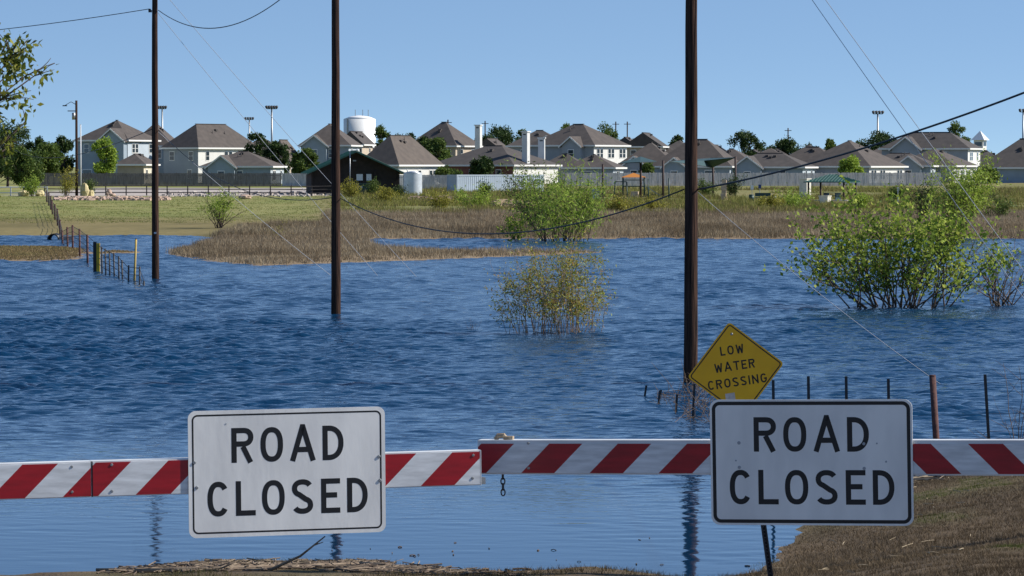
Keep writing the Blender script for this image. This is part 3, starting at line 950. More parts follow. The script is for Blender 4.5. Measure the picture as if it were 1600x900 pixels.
# the large leafy bush standing in the water
b0 = W0(1408, 481)
shrub('leafy_bush', 'large leafy green bush standing in the water with bare lower stems', 'bush', (b0.x, b0.y, 0), 8.8, 3.45, 50, G_BUSH, 0.155, 24, 3, r0=0.03, sub=10, aspect=0.65, low=0.10, leafband=(0.35, 1.2), bs=0.25)
b0 = W0(1545, 480)
shrub('bare_shrub', 'thin half bare shrub in the water beside the large leafy bush', 'bush', (b0.x + 0.5, b0.y + 1.0, 0), 5.2, 2.3, 24, G_BUSH, 0.13, 4, 4, r0=0.024, sub=7, low=0.4, leafband=(0.0, 1.0))
b0 = W0(865, 521)
shrub('sapling_clump', 'sparse clump of thin yellowish saplings standing in open water', 'bush', (b0.x, b0.y, 0), 3.3, 2.5, 85, G_SPARSE, 0.10, 24, 5, mat('sapling_stem', (0.30, 0.20, 0.12), 0.9, 0.3, 8), r0=0.010, sub=6, aspect=0.35, low=0.05, spread=1.0, leafband=(0.35, 1.1), bs=0.8)
b0 = W0(738, 515)
shrub('twig_clump', 'few bare reddish twigs poking from the water beside the sapling clump', 'bush', (b0.x, b0.y, 0), 0.9, 0.4, 9, G_SPARSE, 0.04, 1, 6, r0=0.006, sub=2)
# willow on the far shore and the broad-leaved sapling in front of it
b0 = W0(880, 377)
shrub('willow_bush', 'tall feathery light green willow bush on the far shoreline', 'bush', (b0.x, b0.y, 0.0), 8.0, 4.7, 44, G_WILLOW, 0.30, 20, 7, r0=0.03, sub=9, aspect=0.20, low=0.0, droop=0.5, leafband=(0.6, 1.2), bs=0.32)
b0 = W0(806, 377)
shrub('leafy_sapling', 'small bright broad leaved sapling in front of the willow bush', 'bush', (b0.x, b0.y - 2, 0.0), 1.5, 1.9, 8, G_BUSH, 0.17, 14, 8, r0=0.018, sub=6, aspect=0.7, low=0.05, leafband=(0.7, 1.2))
b0 = P(805, 300, 262)
shrub('dark_willow', 'darker willow shrub adjoining the tall feathery willow', 'bush', (XD(832, 262), 262, gz(XD(832, 262), 262)), 3.0, 4.6, 16, G_MID, 0.24, 22, 9, r0=0.035, sub=7, aspect=0.3, low=0.1, leafband=(0.6, 1.2))
xx = XD(343, 274)
shrub('round_bush', 'rounded green bush with dark stems on the grassy spit', 'bush', (xx, 274, gz(xx, 274)), 3.3, 2.55, 16, G_WILLOW, 0.15, 30, 10, M_BARK, r0=0.04, sub=8, aspect=0.4, low=0.38, leafband=(0.2, 1.4))
xx = XD(437, 240)
shrub('small_shrub', 'small thin yellow green shrub at the edge of the brown spit', 'bush', (xx, 240, 0.12), 1.9, 1.1, 12, G_YEL, 0.09, 8, 11, r0=0.012, sub=5, aspect=0.4)
xx = XD(1500, 262)
shrub('willow_bush', 'hazy willow bush on the far bank behind the large leafy bush', 'bush', (xx, 262, gz(xx, 262)), 7.0, 5.0, 30, G_WILLOW, 0.26, 30, 12, r0=0.04, sub=8, aspect=0.3, low=0.05, leafband=(0.6, 1.3))
for px, d, w, h, mm, sd, lb in ((685, 345, 3.0, 1.7, G_YEL, 20, 'low yellow green bush below the silver tank'), (745, 350, 4.4, 2.0, G_WILLOW, 21, 'low light green bush in front of the shipping container'), (760, 420, 1.6, 2.0, G_MID, 22, 'small dark bush touching the shipping container'),
                                (582, 436, 1.9, 2.0, G_MID, 23, 'green bush beside the green utility box'), (548, 425, 3.2, 1.8, G_YEL, 24, 'pale weedy bush in front of the dark barn'), (622, 432, 2.4, 0.9, G_DARK, 25, 'low dark bush at the foot of the silver tank'),
                                (600, 380, 3.4, 1.5, G_YEL, 26, 'yellow green weeds between barn and brown grass'), (1105, 420, 3.0, 2.0, G_MID, 27, 'round bush behind the thick utility pole'), (1145, 425, 2.4, 2.6, G_DARK, 28, 'dark conical bush by the stone column'),
                                (1240, 352, 4.8, 1.6, G_WILLOW, 29, 'light green bush in front of the pavilion'), (1200, 350, 3.0, 1.1, G_YEL, 30, 'low yellow bush by the green litter bins'), (1400, 390, 1.3, 2.0, G_MID, 31, 'thin young tree beyond the pavilion'),
                                (1440, 300, 3.2, 2.9, G_DARK, 32, 'dark bush at the shoulder of the large leafy bush'), (105, 434, 2.9, 3.0, G_YEL, 33, 'yellow brown bush at the foot of the far lamp pole'), (50, 436, 1.6, 2.4, G_WILLOW, 34, 'slim bright green shrub by the white guard rail'),
                                (140, 440, 1.5, 2.0, G_MID, 35, 'dark green shrub beside the pale boulders'), (960, 330, 3.4, 1.2, G_YEL, 36, 'yellow weeds beside the feathery willow'), (1020, 335, 4.4, 1.1, G_YEL, 37, 'yellow weeds below the playground'),
                                (1560, 300, 3.8, 2.0, G_MID, 38, 'green bush on the far bank past the hazy willow'), (1345, 352, 1.6, 1.3, G_WILLOW, 39, 'small bright bush at the corner of the pavilion')):
    xx = XD(px, d)
    shrub('shrub', lb, 'bush', (xx, d, gz(xx, d) - 0.03), w, h, 14, mm, 0.2, 18, sd, r0=0.022, sub=7, aspect=0.45, low=0.05, leafband=(0.7, 1.2))

def tree(name, label, px, d, w, ytop, ybase, leafm, seed, ls=0.4, n=1700, group=None, trunk=0.35):
    """far tree: trunk, limbs, crown made of leaf clumps"""
    k = pxm(d)
    x = XD(px, d)
    zt = P(px, ytop, d).z
    zg = gz(x, min(d, 640)) if d < 640 else 2.1
    W = w / k
    T = Tree(seed)
    rr = T.r
    H = zt - zg
    pts, dd = T.limb(Vector((0, 0, -0.2)), Vector((0, 0, 1)), H * trunk, 0.20, 0.14, 4, 0.08, n=8)
    fork = pts[-1]
    cl = []
    for j in range(max(26, int(W * 4))):
        a, e = rr.uniform(0, 2 * math.pi), math.sqrt(rr.random())
        zz = rr.random()
        prof = math.sin(math.pi * (0.12 + 0.83 * zz)) ** 0.7
        c = Vector((math.cos(a) * W / 2 * e * prof * 0.88, math.sin(a) * min(W / 2, 5) * e * prof * 0.88, H * (trunk * 0.7) + zz * (H * (1 - trunk * 0.7) - 0.3)))
        cl.append(c)
        T.limb(fork if c.z > fork.z else pts[2], c - fork, (c - fork).length * 0.95, 0.08, 0.02, 4, 0.15, n=5)
    per = max(8, n // len(cl))
    for c in cl:
        R_ = rr.uniform(0.6, 1.15) * max(0.75, W * 0.15)
        for j in range(per):
            v = Vector((rr.gauss(0, 1), rr.gauss(0, 1), rr.gauss(0, 0.8)))
            v = v / max(v.length, 0.01) * R_ * rr.random() ** 0.4
            T.leaf(c + v, ls)
    o = thing(name, label, 'tree', (x, d, zg), group=group)
    T.mb.build('trunk', M_BARK, o, True)
    obj('crown', leaf_mesh('crown', T, leafm, 0.55, 0.1, seed), leafm, o)
    return o
TREES = [(20, 700, 90, 232, G_MID, 'pale green far tree low behind the dark evergreen'), (60, 690, 60, 214, G_DARK, 'far dark tree between the dark evergreen and the lamp pole'),
         (625, 700, 50, 212, G_DARK, 'dark tree immediately right of the slim tree by the water tower'), (760, 690, 60, 212, G_DARK, 'dark tree between cream chimney and tall white chimney'), (1085, 700, 50, 224, G_DARK, 'dark tree mostly hidden by the thick utility pole'),
         (1195, 700, 60, 226, G_DARK, 'low dark tree joining the tall dark tree and the broad low one'), (1262, 705, 50, 226, G_DARK, 'low dark tree right of the broad low tree'), (1410, 700, 60, 218, G_DARK, 'dark tree right of the broad tree under the stadium lights'),
         (12, 520, 110, 196, G_DARK, 'dark evergreen tree at the end of the privacy fence'), (75, 560, 70, 226, G_MID, 'dull green tree left of the far lamp pole'), (38, 470, 66, 232, G_MID, 'tree with a rusty tinge in front of the dark evergreen'),
         (100, 600, 40, 214, G_DARK, 'dark tree tight beside the first two storey house'), (163, 545, 42, 218, G_WILLOW, 'small bright green tree in front of the first two storey house'), (400, 585, 46, 207, G_DARK, 'dark tree between the white gabled house and the tan roof'),
         (432, 570, 48, 222, G_DARK, 'dark bushy tree behind the garage roof corner'), (478, 556, 52, 234, G_MID, 'green tree beside the green barn roof'), (645, 600, 66, 204, G_DARK, 'dark tree behind the roof beside the water tank'), (678, 585, 60, 218, G_MID, 'mid green tree under the house with the cream chimney'),
         (598, 760, 30, 196, G_MID, 'slim tree right of the white water tower'), (752, 560, 46, 248, G_DARK, 'round dark tree behind the shipping container'), (700, 552, 46, 262, G_MID, 'low tree in front of the brick house front'), (785, 800, 80, 199, G_DARK, 'far dark tree behind the white chimney'), (818, 700, 44, 204, G_MID, 'tree just right of the tall white chimney'),
         (888, 720, 40, 193, G_MID, 'tree top showing over the ridge of the white two storey house'), (950, 740, 56, 192, G_MID, 'loose tree behind the twin gables'), (1055, 680, 44, 213, G_DARK, 'dark tree between twin gables and thick pole'), (1163, 660, 56, 203, G_DARK, 'tall dark tree rising behind the low house roofs'),
         (1225, 680, 70, 219, G_DARK, 'broad low tree beside the tall dark tree'), (1298, 700, 36, 219, G_MID, 'small tree behind the pair of peaked roofs'), (1375, 690, 82, 209, G_DARK, 'broad dark tree under the stadium lights'), (1340, 700, 40, 222, G_DARK, 'lower dark tree at the left of the broad dark tree'),
         (1495, 690, 46, 194, G_MID, 'tree rising over the far two storey roof'), (1330, 548, 40, 247, G_WILLOW, 'small yellow green yard tree behind the pavilion'), (1430, 700, 50, 216, G_DARK, 'dark tree where the cable crosses the roofs'), (1012, 556, 16, 256, G_MID, 'small yard tree beneath the shade canopy'), (1540, 560, 40, 262, G_MID, 'low green tree before the house end at the frame side')]
for j, (px, d, w, yt, mm, lb) in enumerate(TREES):
    tree('tree', lb, px, d, w, yt, 290, mm, 100 + j, 0.40 if d > 540 else 0.32, 5000 if w < 60 else 8000, 'trees among the far houses')

# tree on the near bank whose branches hang into the frame
tb = Vector((-7.2, 33.0, bz(-7.2, 33.0)))
T = Tree(77)
tr = thing('overhanging_tree', 'near tree with yellowing leaves, its branches reaching in over the water', 'tree', tb)
pts, dd = T.limb(Vector((0, 0, -0.3)), Vector((0.05, 0, 1)), 3.6, 0.17, 0.12, 6, 0.08, n=10)
fk = pts[-1]
def sprig(T, start, end, n_twig, leaves, ls, r0=0.03):
    rr = T.r
    d = end - start
    p2, d2 = T.limb(start, d + Vector((0, 0, d.length * 0.1)), d.length, r0, r0 * 0.18, 9, 0.12, n=6)
    for j in range(n_twig):
        i = rr.randint(5, 9)
        dd = (d.normalized() * 0.8 + Vector((rr.gauss(0, .5), rr.gauss(0, .5), rr.gauss(-0.05, .5)))).normalized()
        p3, _ = T.limb(p2[i], dd, rr.uniform(0.10, 0.30), r0 * 0.22, r0 * 0.08, 4, 0.3, n=4)
        for q in range(leaves):
            u = p3[rr.randint(1, 4)]
            T.leaf(u + Vector((rr.gauss(0, 1), rr.gauss(0, 1), rr.gauss(-0.4, 1))) * ls * 0.7, ls)
def loc(px, py, d=33.0):
    return P(px, py, d) - tb
for (px, py, d, ntw, lv) in ((64, 158, 33, 24, 13), (56, 182, 32.5, 26, 13), (60, 172, 33.3, 22, 13), (66, 138, 33.5, 9, 4), (42, 118, 33, 8, 3), (54, 200, 32.8, 16, 11), (30, 196, 33.2, 22, 13), (20, 172, 33.1, 22, 13), (14, 235, 32.6, 14, 9), (36, 246, 33, 6, 4), (8, 160, 33.4, 20, 12),
                            (-90, 180, 32, 14, 10), (-200, 60, 34, 16, 12), (-180, 240, 33, 14, 10), (-330, 20, 33, 16, 12), (-400, 120, 34, 16, 12), (-300, 200, 33, 14, 10)):
    e = loc(px, py, d)
    st = fk + Vector((0, 0, T.r.uniform(-1.0, 0.1)))
    sprig(T, st, e, int(ntw * 1.25), int(lv * 1.35), 0.07, 0.028)
T.mb.build('branches', M_BARK, tr, True)
obj('foliage', leaf_mesh('foliage', T, G_OVER, 0.45, 0.9, 77), G_OVER, tr)

# ------------------------------------------------------------------ grasses
def tufts(name, xs, ds, zs, hmin, hmax, blades, wid, cols, seed, spread=0.12, lean=0.35, trans=0.2):
    r = np.random.default_rng(seed)
    n = len(xs)
    x = np.repeat(xs, blades) + r.normal(0, spread, n * blades)
    d = np.repeat(ds, blades) + r.normal(0, spread, n * blades)
    z = np.repeat(zs, blades)
    hs = np.repeat(r.uniform(hmin, hmax, n) * (0.55 + 0.9 * vnoise(xs * 0.3, ds * 0.2, seed + 1)), blades) * r.uniform(0.55, 1.1, n * blades)
    a = r.uniform(0, 2 * np.pi, n * blades)
    w = wid * r.uniform(0.6, 1.4, n * blades)
    ux, uy = np.cos(a) * w, np.sin(a) * w * 0.6
    lx, ly = r.normal(0, lean, n * blades) * hs, r.normal(0, lean, n * blades) * hs
    v = np.stack([np.stack([x - ux, d - uy, z - 0.03], 1), np.stack([x + ux, d + uy, z - 0.03], 1), np.stack([x + lx, d + ly, z + hs], 1)], 1).reshape(-1, 3)
    f = np.arange(3 * n * blades).reshape(-1, 3)
    m = leaf_mat(name + '_blades', cols, trans, 0.8)
    at = np.clip(np.repeat(vnoise(xs * 0.35, ds * 0.35, seed) * 0.7 + 0.15, blades) + r.normal(0, 0.2, n * blades), 0, 1)
    return obj(name, np_mesh(name, v, f, m, attr=at), m)
def scatter(n, x0, x1, d0, d1, seed, fan=True):
    r = np.random.default_rng(seed)
    d = r.uniform(d0, d1, n)
    u = r.uniform(0, 1, n)
    return XD(x0, d) + (XD(x1, d) - XD(x0, d)) * u, d
BROWN = [(0.11, 0.082, 0.05), (0.23, 0.178, 0.112), (0.35, 0.28, 0.185), (0.46, 0.385, 0.265)]
x, d = scatter(70000, 420, 1720, 252, 335, 41)
z = field_z(x, d)
left = -0.0455 * d - x
k = (z > 0.03) & ((left < 1) | (d < 285)) & (vnoise(x * 0.12, d * 0.12, 44) + vnoise(x * 0.5, d * 0.5, 45) * 0.5 > 0.35)
o = tufts('dead_grass', x[k], d[k], z[k], 0.15, 0.52, 5, 0.02, BROWN, 42, 0.2)
kind(o, 'stuff'); o['label'] = 'tall brown dead grass covering the far bank'; o['category'] = 'grass'
x, d = scatter(26000, 225, 980, 183, 285, 46)
z = field_z(x, d)
k = (z > 0.02) & (inside_poly(x, d, SPIT) | ((x > -20) & (x < -8) & (d > 240) & (d < 285)))
o = tufts('spit_grass', x[k], d[k], z[k], 0.12, 0.38, 6, 0.018, BROWN, 47, 0.2)
kind(o, 'stuff'); o['label'] = 'brown dead grass on the low spit reaching into the water'; o['category'] = 'grass'
x, d = scatter(9000, -60, 220, 190, 228, 48)
z = field_z(x, d)
k = z > 0.03
o = tufts('mud_grass', x[k], d[k], z[k], 0.04, 0.12, 4, 0.03, [(0.20, 0.14, 0.07), (0.28, 0.21, 0.10), (0.25, 0.22, 0.09)], 49)
kind(o, 'stuff'); o['label'] = 'short brown grass on the mud islet by the sunken fence'; o['category'] = 'grass'
x, d = scatter(36000, 520, 1720, 322, 500, 50)
z = field_z(x, d)
k = (vnoise(x * 0.15, d * 0.1, 51) > np.where(d < 395, 0.34, 0.5)) & ((-0.0455 * d - x) < 1)
o = tufts('meadow_weeds', x[k], d[k], z[k], 0.2, 0.65, 6, 0.04, [(0.20, 0.14, 0.08), (0.22, 0.19, 0.07), (0.24, 0.26, 0.06), (0.32, 0.27, 0.11)], 52)
kind(o, 'stuff'); o['label'] = 'yellow green meadow weeds between the brown grass and the park'; o['category'] = 'weeds'
x, d = scatter(16000, -60, 560, 292, 440, 53)
z = field_z(x, d)
o = tufts('lawn_grass', x, d, z, 0.03, 0.08, 4, 0.03, [(0.15, 0.19, 0.045), (0.22, 0.24, 0.07), (0.30, 0.27, 0.11)], 54)
kind(o, 'stuff'); o['label'] = 'short green grass of the meadow below the rail fence'; o['category'] = 'grass'
# near bank: short dead grass with green patches, and straw
r = np.random.default_rng(60)
x = r.uniform(2.4, 10.5, 80000); d = r.uniform(33, 61, 80000)
z = bank_z(x, d)
k = z > 0.01
x, d, z = x[k], d[k], z[k]
gp = vnoise(x * 0.9 + 3, d * 0.45, 12) > 0.80
o = tufts('bank_grass', x[~gp], d[~gp], z[~gp], 0.02, 0.055, 4, 0.005, [(0.045, 0.031, 0.018), (0.12, 0.086, 0.052), (0.26, 0.195, 0.12)], 61, 0.03, 0.8)
kind(o, 'stuff'); o['label'] = 'matted dead grass on the near bank'; o['category'] = 'grass'
o = tufts('green_grass', x[gp], d[gp], z[gp], 0.02, 0.06, 4, 0.005, [(0.06, 0.055, 0.02), (0.10, 0.12, 0.03), (0.16, 0.17, 0.05)], 62, 0.03, 0.6)
kind(o, 'stuff'); o['label'] = 'green patches of grass on the near bank'; o['category'] = 'grass'
x = r.uniform(-7, 3.2, 16000); d = r.uniform(38, 47, 16000)
z = bank_z(x, d); k = (z > -0.02) & (z < 2) & (vnoise(x * 0.8, d * 0.8, 64) > 0.45)
o = tufts('shore_grass', x[k], d[k], z[k], 0.02, 0.07, 4, 0.005, [(0.05, 0.035, 0.02), (0.12, 0.09, 0.05), (0.13, 0.13, 0.04)], 63, 0.03, 0.7)
kind(o, 'stuff'); o['label'] = 'short grass along the road edge of the flood'; o['category'] = 'grass'

# ------------------------------------------------------------------ driftwood and debris on the near shore
def stick(name, label, pts, r0, r1, m=M_DRIFT, cat='branch', group=None):
    n = len(pts)
    o = MB().tube(pts, [r0 + (r1 - r0) * k / (n - 1) for k in range(n)], 7).build(name, m, None, True)
    return tag(o, label, cat, group)
def shore_pt(px, py):
    for dd in np.arange(36, 60, 0.1):
        x_ = XD(px, dd)
        p = P(px, py, dd)
        if bz(p.x, dd) >= p.z:
            return Vector((p.x, dd, bz(p.x, dd)))
    return W0(px, py, 0)
a = shore_pt(425, 892)
e = P(508, 838, a.y - 0.2)
mid = a.lerp(e, 0.5) + Vector((0.02, 0, -0.03))
br = thing('driftwood_branch', 'forked dry branch sticking up from the debris toward the lit sign', 'branch', a)
MB().tube([Vector((-0.35, 0.1, -0.02)), Vector((0, 0, 0.02)), mid - a, e - a], [0.02, 0.02, 0.014, 0.007], 8).build('stem', M_DRIFT, br, True)
MB().tube([mid - a + (e - mid) * 0.55, P(505, 847, e.y) - a], [0.009, 0.004], 6).build('twig', M_DRIFT, br, True)
a2 = shore_pt(340, 891); b2 = P(372, 876, a2.y)
stick('driftwood_branch', 'thin pale branch rising a little from the debris line', [a2, a2.lerp(b2, 0.6), b2], 0.014, 0.006)
for j, (x0, y0, x1, y1, r_) in enumerate(((210, 896, 430, 889, 0.03), (430, 890, 560, 884, 0.028), (150, 893, 260, 890, 0.018), (560, 882, 690, 893, 0.022), (640, 888, 760, 897, 0.02), (380, 884, 520, 882, 0.018), (500, 893, 640, 888, 0.02), (250, 886, 350, 883, 0.013))):
    p0, p1 = shore_pt(x0, y0), shore_pt(x1, y1)
    q = p0.lerp(p1, 0.5); q.z = max(bz(q.x, q.y), q.z)
    for p_ in (p0, q, p1): p_.z = max(p_.z, 0) + r_ * 0.7
    stick('driftwood_log', ['long weathered drift log along the waterline', 'curved pale drift log below the lit sign', 'thin dark drift stick at the far end of the debris', 'drift log sloping down from the debris heap', 'short drift log near the middle of the shore', 'slim drift stick lying behind the debris', 'drift stick in front of the forked branch', 'fine drift stick left of the forked branch'][j], [p0, q, p1], r_, r_ * 0.7, cat='log')
def litter(name, label, n, fx, fd, lmin, lmax, rad, m, seed, zoff=0.01, cat='debris'):
    r = np.random.default_rng(seed)
    mb = MB()
    c = 0
    while c < n:
        x_, d_ = r.uniform(*fx), r.uniform(*fd)
        z_ = bz(x_, d_)
        if z_ < -0.01 or z_ > 1.2: 
            c += 0.2; continue
        a_ = r.uniform(0, 3.14); l_ = r.uniform(lmin, lmax)
        v_ = Vector((math.cos(a_), math.sin(a_), r.normal(0, 0.08))) * l_ / 2
        p_ = Vector((x_, d_, max(z_, 0) + zoff))
        mb.tube([p_ - v_, p_ + Vector((0, 0, r.uniform(0, 0.01))), p_ + v_], rad * r.uniform(0.5, 1.4), 4)
        c += 1
    o = mb.build(name, m)
    kind(o, 'stuff'); o['label'] = label; o['category'] = cat
litter('reed_litter', 'drift of broken reeds and twigs along the waterline', 700, (-4.6, -0.4), (44.6, 46.6), 0.1, 0.5, 0.007, M_DRIFT, 70, 0.015)
litter('dark_litter', 'dark scraps of wet bark in the drift line', 350, (-4.8, 0.2), (44.4, 46.6), 0.05, 0.25, 0.011, M_TWIG, 71, 0.015)
litter('straw', 'pale straw scattered over the near bank', 110, (2.8, 9), (39, 60), 0.05, 0.22, 0.004, mat('straw', (0.36, 0.29, 0.19), 0.9, 0.2, 9), 72, 0.035)
litter('fence_drift', 'washed up sticks beneath the fence on the bank', 90, (5.6, 9), (56.5, 58.8), 0.3, 1.2, 0.008, mat('pale_stick', (0.27, 0.22, 0.16), 0.9, 0.3, 9), 73, 0.05)
r = random.Random(19)
mb = MB()
for j in range(26):
    c = W0(r.uniform(500, 1230), r.uniform(840, 893), 0.004)
    l_ = r.uniform(0.012, 0.04); a_ = r.uniform(0, 3.1)
    mb.tube([c - Vector((math.cos(a_), math.sin(a_), 0)) * l_, c + Vector((0, 0, r.uniform(0.002, 0.012))), c + Vector((math.cos(a_), math.sin(a_), 0.05)) * l_], r.uniform(0.004, 0.010), 5)
o = mb.build('floating_debris', M_TWIG); kind(o, 'stuff'); o['label'] = 'small dark scraps floating on the calm near water'; o['category'] = 'debris'
# twigs caught on the sunken fence by the thick pole
r = random.Random(9)
mb = MB()
for j in range(130):
    c = W0(r.gauss(1088, 17), 600 + r.random() * 62, 0)
    v = Vector((r.gauss(0, .25), r.gauss(0, .3), abs(r.gauss(0, .28))))
    mb.tube([c - v * 0.4, c + v * 0.3 + Vector((r.gauss(0, .05), 0, 0.05)), c + v], [0.006, 0.005, 0.003], 4)
for j in range(40):
    c = W0(r.uniform(1025, 1060), r.uniform(618, 634), 0)
    v = Vector((r.gauss(0, .2), r.gauss(0, .2), abs(r.gauss(0, .15))))
    mb.tube([c - v * 0.4, c + v], [0.005, 0.003], 4)
o = mb.build('caught_twigs', M_TWIG); kind(o, 'stuff'); o['label'] = 'tangle of drifted twigs caught on the sunken fence'; o['category'] = 'debris'
tw = thing('bare_shrub', 'bare twiggy shrub at the water beyond the leaning bank post', 'bush', (XD(1608, 62), 62, -0.05))
T = Tree(55)
for j in range(9):
    p_, d_ = T.limb(Vector((T.r.gauss(0, .1), 0, 0)), Vector((T.r.gauss(-0.1, .4), T.r.gauss(0, .3), 1)), T.r.uniform(0.8, 1.9), 0.009, 0.003, 6, 0.25, n=5)
    for q in range(4):
        T.limb(p_[T.r.randint(2, 5)], Vector((T.r.gauss(-.2, .7), T.r.gauss(0, .5), .5)), T.r.uniform(.2, .6), 0.004, 0.0015, 4, 0.3, n=4)
T.mb.build('stems', M_TWIG, tw, True)

# ------------------------------------------------------------------ sunken fence line on the left
FL = [(98, 360, 381), (106, 355, 387), (114, 352, 391), (125, 358, 401), (137, 367, 411), (160, 386, 428), (166, 389, 430), (172, 392, 431), (179, 396, 432), (186, 401, 435), (192, 407, 437), (200, 415, 440), (218, 417, 444), (226, 440, 447)]
up = [(94, 347, 372), (90, 338, 364), (86, 329, 354), (82, 321, 345), (79, 314, 336), (76, 308, 328), (73, 303, 321)]
words = ['first', 'second', 'third', 'fourth', 'fifth', 'sixth', 'seventh', 'eighth', 'ninth', 'tenth', 'eleventh', 'twelfth', 'thirteenth', 'last']
tops_l = []
for j, (px, yt, yb) in enumerate(FL):
    b_ = W0(px, yb, 0.0)
    t_ = P(px, yt, b_.y)
    th = thing('fence_post', words[j] + ' post out from the far bank in the sunken wire fence', 'fence post', (b_.x, b_.y, 0), group='posts of the sunken wire fence')
    thick = 0.055 if j < 5 else 0.035
    lean_ = random.uniform(-0.04, 0.04)
    MB().tube([(0, 0, -0.7), (lean_, 0, t_.z)], thick, 8).build('shaft', M_RUST if j < 5 else M_DARKSTEEL, th, True)
    MB().tube([(lean_, 0, t_.z), (lean_, 0, t_.z + 0.02)], [thick * 1.05, thick * 0.6], 8).build('cap', M_RUST if j < 5 else M_DARKSTEEL, th, True)
    tops_l.append((b_, t_.z))
ups = []
for j, (px, yt, yb) in enumerate(up):
    d_ = 262 + j * 22
    x_ = XD(px, d_)
    zg = gz(x_, d_)
    th = thing('fence_post', words[j] + ' post up the grassy slope from the water in the wire fence', 'fence post', (x_, d_, zg), group='posts of the wire fence on the slope')
    MB().tube([(0, 0, -0.4), (random.uniform(-.05, .05), 0, 1.25)], 0.06, 8).build('shaft', M_RUST, th, True)
    MB().tube([(0, 0, 1.2), (0, 0, 1.27)], [0.065, 0.03], 8).build('cap', M_RUST, th, True)
    ups.append((Vector((x_, d_, zg)), zg + 1.2))
chain_ = [ (p, z) for p, z in ups[::-1]] + tops_l
for lv, nm_ in ((0.06, 'top'), (0.35, 'second'), (0.62, 'third'), (0.9, 'lowest')):
    pts = [Vector((p.x, p.y, z - lv)) for p, z in chain_]
    tag(MB().tube(pts, 0.014, 5).build('fence_wire', M_DARKSTEEL), nm_ + ' strand of the wire fence running down into the water', 'wire', 'strands of the sunken wire fence')
# net of vertical wires between slope posts
mb = MB()
for (p, z), (q, z2) in zip(chain_[:11], chain_[1:12]):
    n_ = 6
    for j in range(n_):
        t_ = j / n_
        a_ = p.lerp(q, t_); za = z + (z2 - z) * t_
        mb.tube([(a_.x, a_.y, za - 1.05), (a_.x, a_.y, za - 0.05)], 0.009, 4)
o = mb.build('wire_mesh', M_DARKSTEEL); tag(o, 'sagging wire mesh stretched along the posts of the sunken fence', 'wire mesh')
b_ = W0(151, 424, 0)
mk = thing('marker_post', 'thick black and yellow marker post among the sunken fence posts', 'marker post', (b_.x, b_.y, 0))
zt = P(151, 378, b_.y).z
MB().box((-0.075, 0, zt / 2 - 0.3), (0.15, 0.16, zt + 0.6)).build('black_half', M_BLACK, mk)
MB().box((0.078, -0.01, zt / 2 - 0.33), (0.15, 0.16, zt + 0.54)).build('yellow_half', mat('marker_yellow', (0.55, 0.36, 0.02), 0.6, 0.2, 4), mk)
b_ = W0(209, 440, 0); zt = P(212, 374, b_.y).z
st = thing('marker_stake', 'slender yellow stake leaning above the sunken fence', 'marker post', (b_.x, b_.y, 0))
MB().tube([(0, 0, -0.6), (0.10, 0, zt)], [0.05, 0.045], 10).build('stake', mat('stake_yellow', (0.45, 0.32, 0.08), 0.7, 0.2, 5), st, True)
MB().tube([(0.10, 0, zt), (0.102, 0, zt + 0.03)], [0.048, 0.02], 10).build('tip', M_RUST, st, True)
b_ = W0(80, 374, 0.1)
cu = thing('culvert_pipe', 'dark mouth of a concrete culvert pipe at the far waterline', 'pipe', (b_.x, b_.y + 1, 0.05))
mb = MB()
n_ = 16
ring = lambda rr_, y: [(rr_ * math.cos(2 * math.pi * k / n_), y, rr_ * math.sin(2 * math.pi * k / n_)) for k in range(n_)]
vs = ring(0.40, 0) + ring(0.32, 0) + ring(0.32, 1.8) + ring(0.40, 1.8)
fs = []
for a_, c_ in ((0, 1), (1, 2), (3, 0)):
    for k in range(n_):
        k2 = (k + 1) % n_
        fs.append((a_ * n_ + k, a_ * n_ + k2, c_ * n_ + k2, c_ * n_ + k))
mb.add(vs, fs); mb.build('pipe', M_BLACK, cu, True)
MB().box((0.75, 0.5, -0.02), (0.95, 0.7, 0.5)).build('headwall', mat('concrete', (0.35, 0.34, 0.32), 0.9, 0.15, 6), cu)

# ------------------------------------------------------------------ houses
M_ROOF = mat('shingle', (0.098, 0.082, 0.073), 0.95, col2=(0.074, 0.063, 0.057), scale=1.2, bump=0.5, bscale=6)
M_ROOF2 = mat('shingle_dark', (0.085, 0.074, 0.069), 0.95, col2=(0.064, 0.057, 0.054), scale=1.2, bump=0.5, bscale=6)
M_ROOF3 = mat('shingle_tan', (0.12, 0.098, 0.083), 0.95, col2=(0.094, 0.078, 0.068), scale=1.2, bump=0.5, bscale=6)
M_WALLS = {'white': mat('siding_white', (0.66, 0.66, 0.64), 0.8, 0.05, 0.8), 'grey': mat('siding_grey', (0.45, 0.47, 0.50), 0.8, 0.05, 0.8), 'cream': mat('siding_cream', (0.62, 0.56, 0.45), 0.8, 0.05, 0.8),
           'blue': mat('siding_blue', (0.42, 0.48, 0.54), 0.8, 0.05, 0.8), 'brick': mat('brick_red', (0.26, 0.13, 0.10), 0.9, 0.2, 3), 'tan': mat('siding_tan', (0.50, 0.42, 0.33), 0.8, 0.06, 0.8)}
M_FRONT_SHADE = {'grey': mat('front_shade_grey', (0.30, 0.33, 0.37), 0.8, 0.06, 0.8), 'blue': mat('front_shade_blue', (0.27, 0.33, 0.39), 0.8, 0.06, 0.8), 'tan': mat('front_shade_tan', (0.36, 0.31, 0.25), 0.8, 0.08, 0.8), 'brick': mat('front_brick', (0.20, 0.085, 0.07), 0.9, 0.2, 3)}  # wall colours darkened to paint the front's shade; brick is its own material
M_TRIM = mat('trim_white', (0.74, 0.74, 0.72), 0.6)
M_GLASS = mat('window_glass', (0.03, 0.045, 0.06), 0.08, spec=0.8)
M_VENT = mat('roof_vent', (0.07, 0.06, 0.055), 0.7)

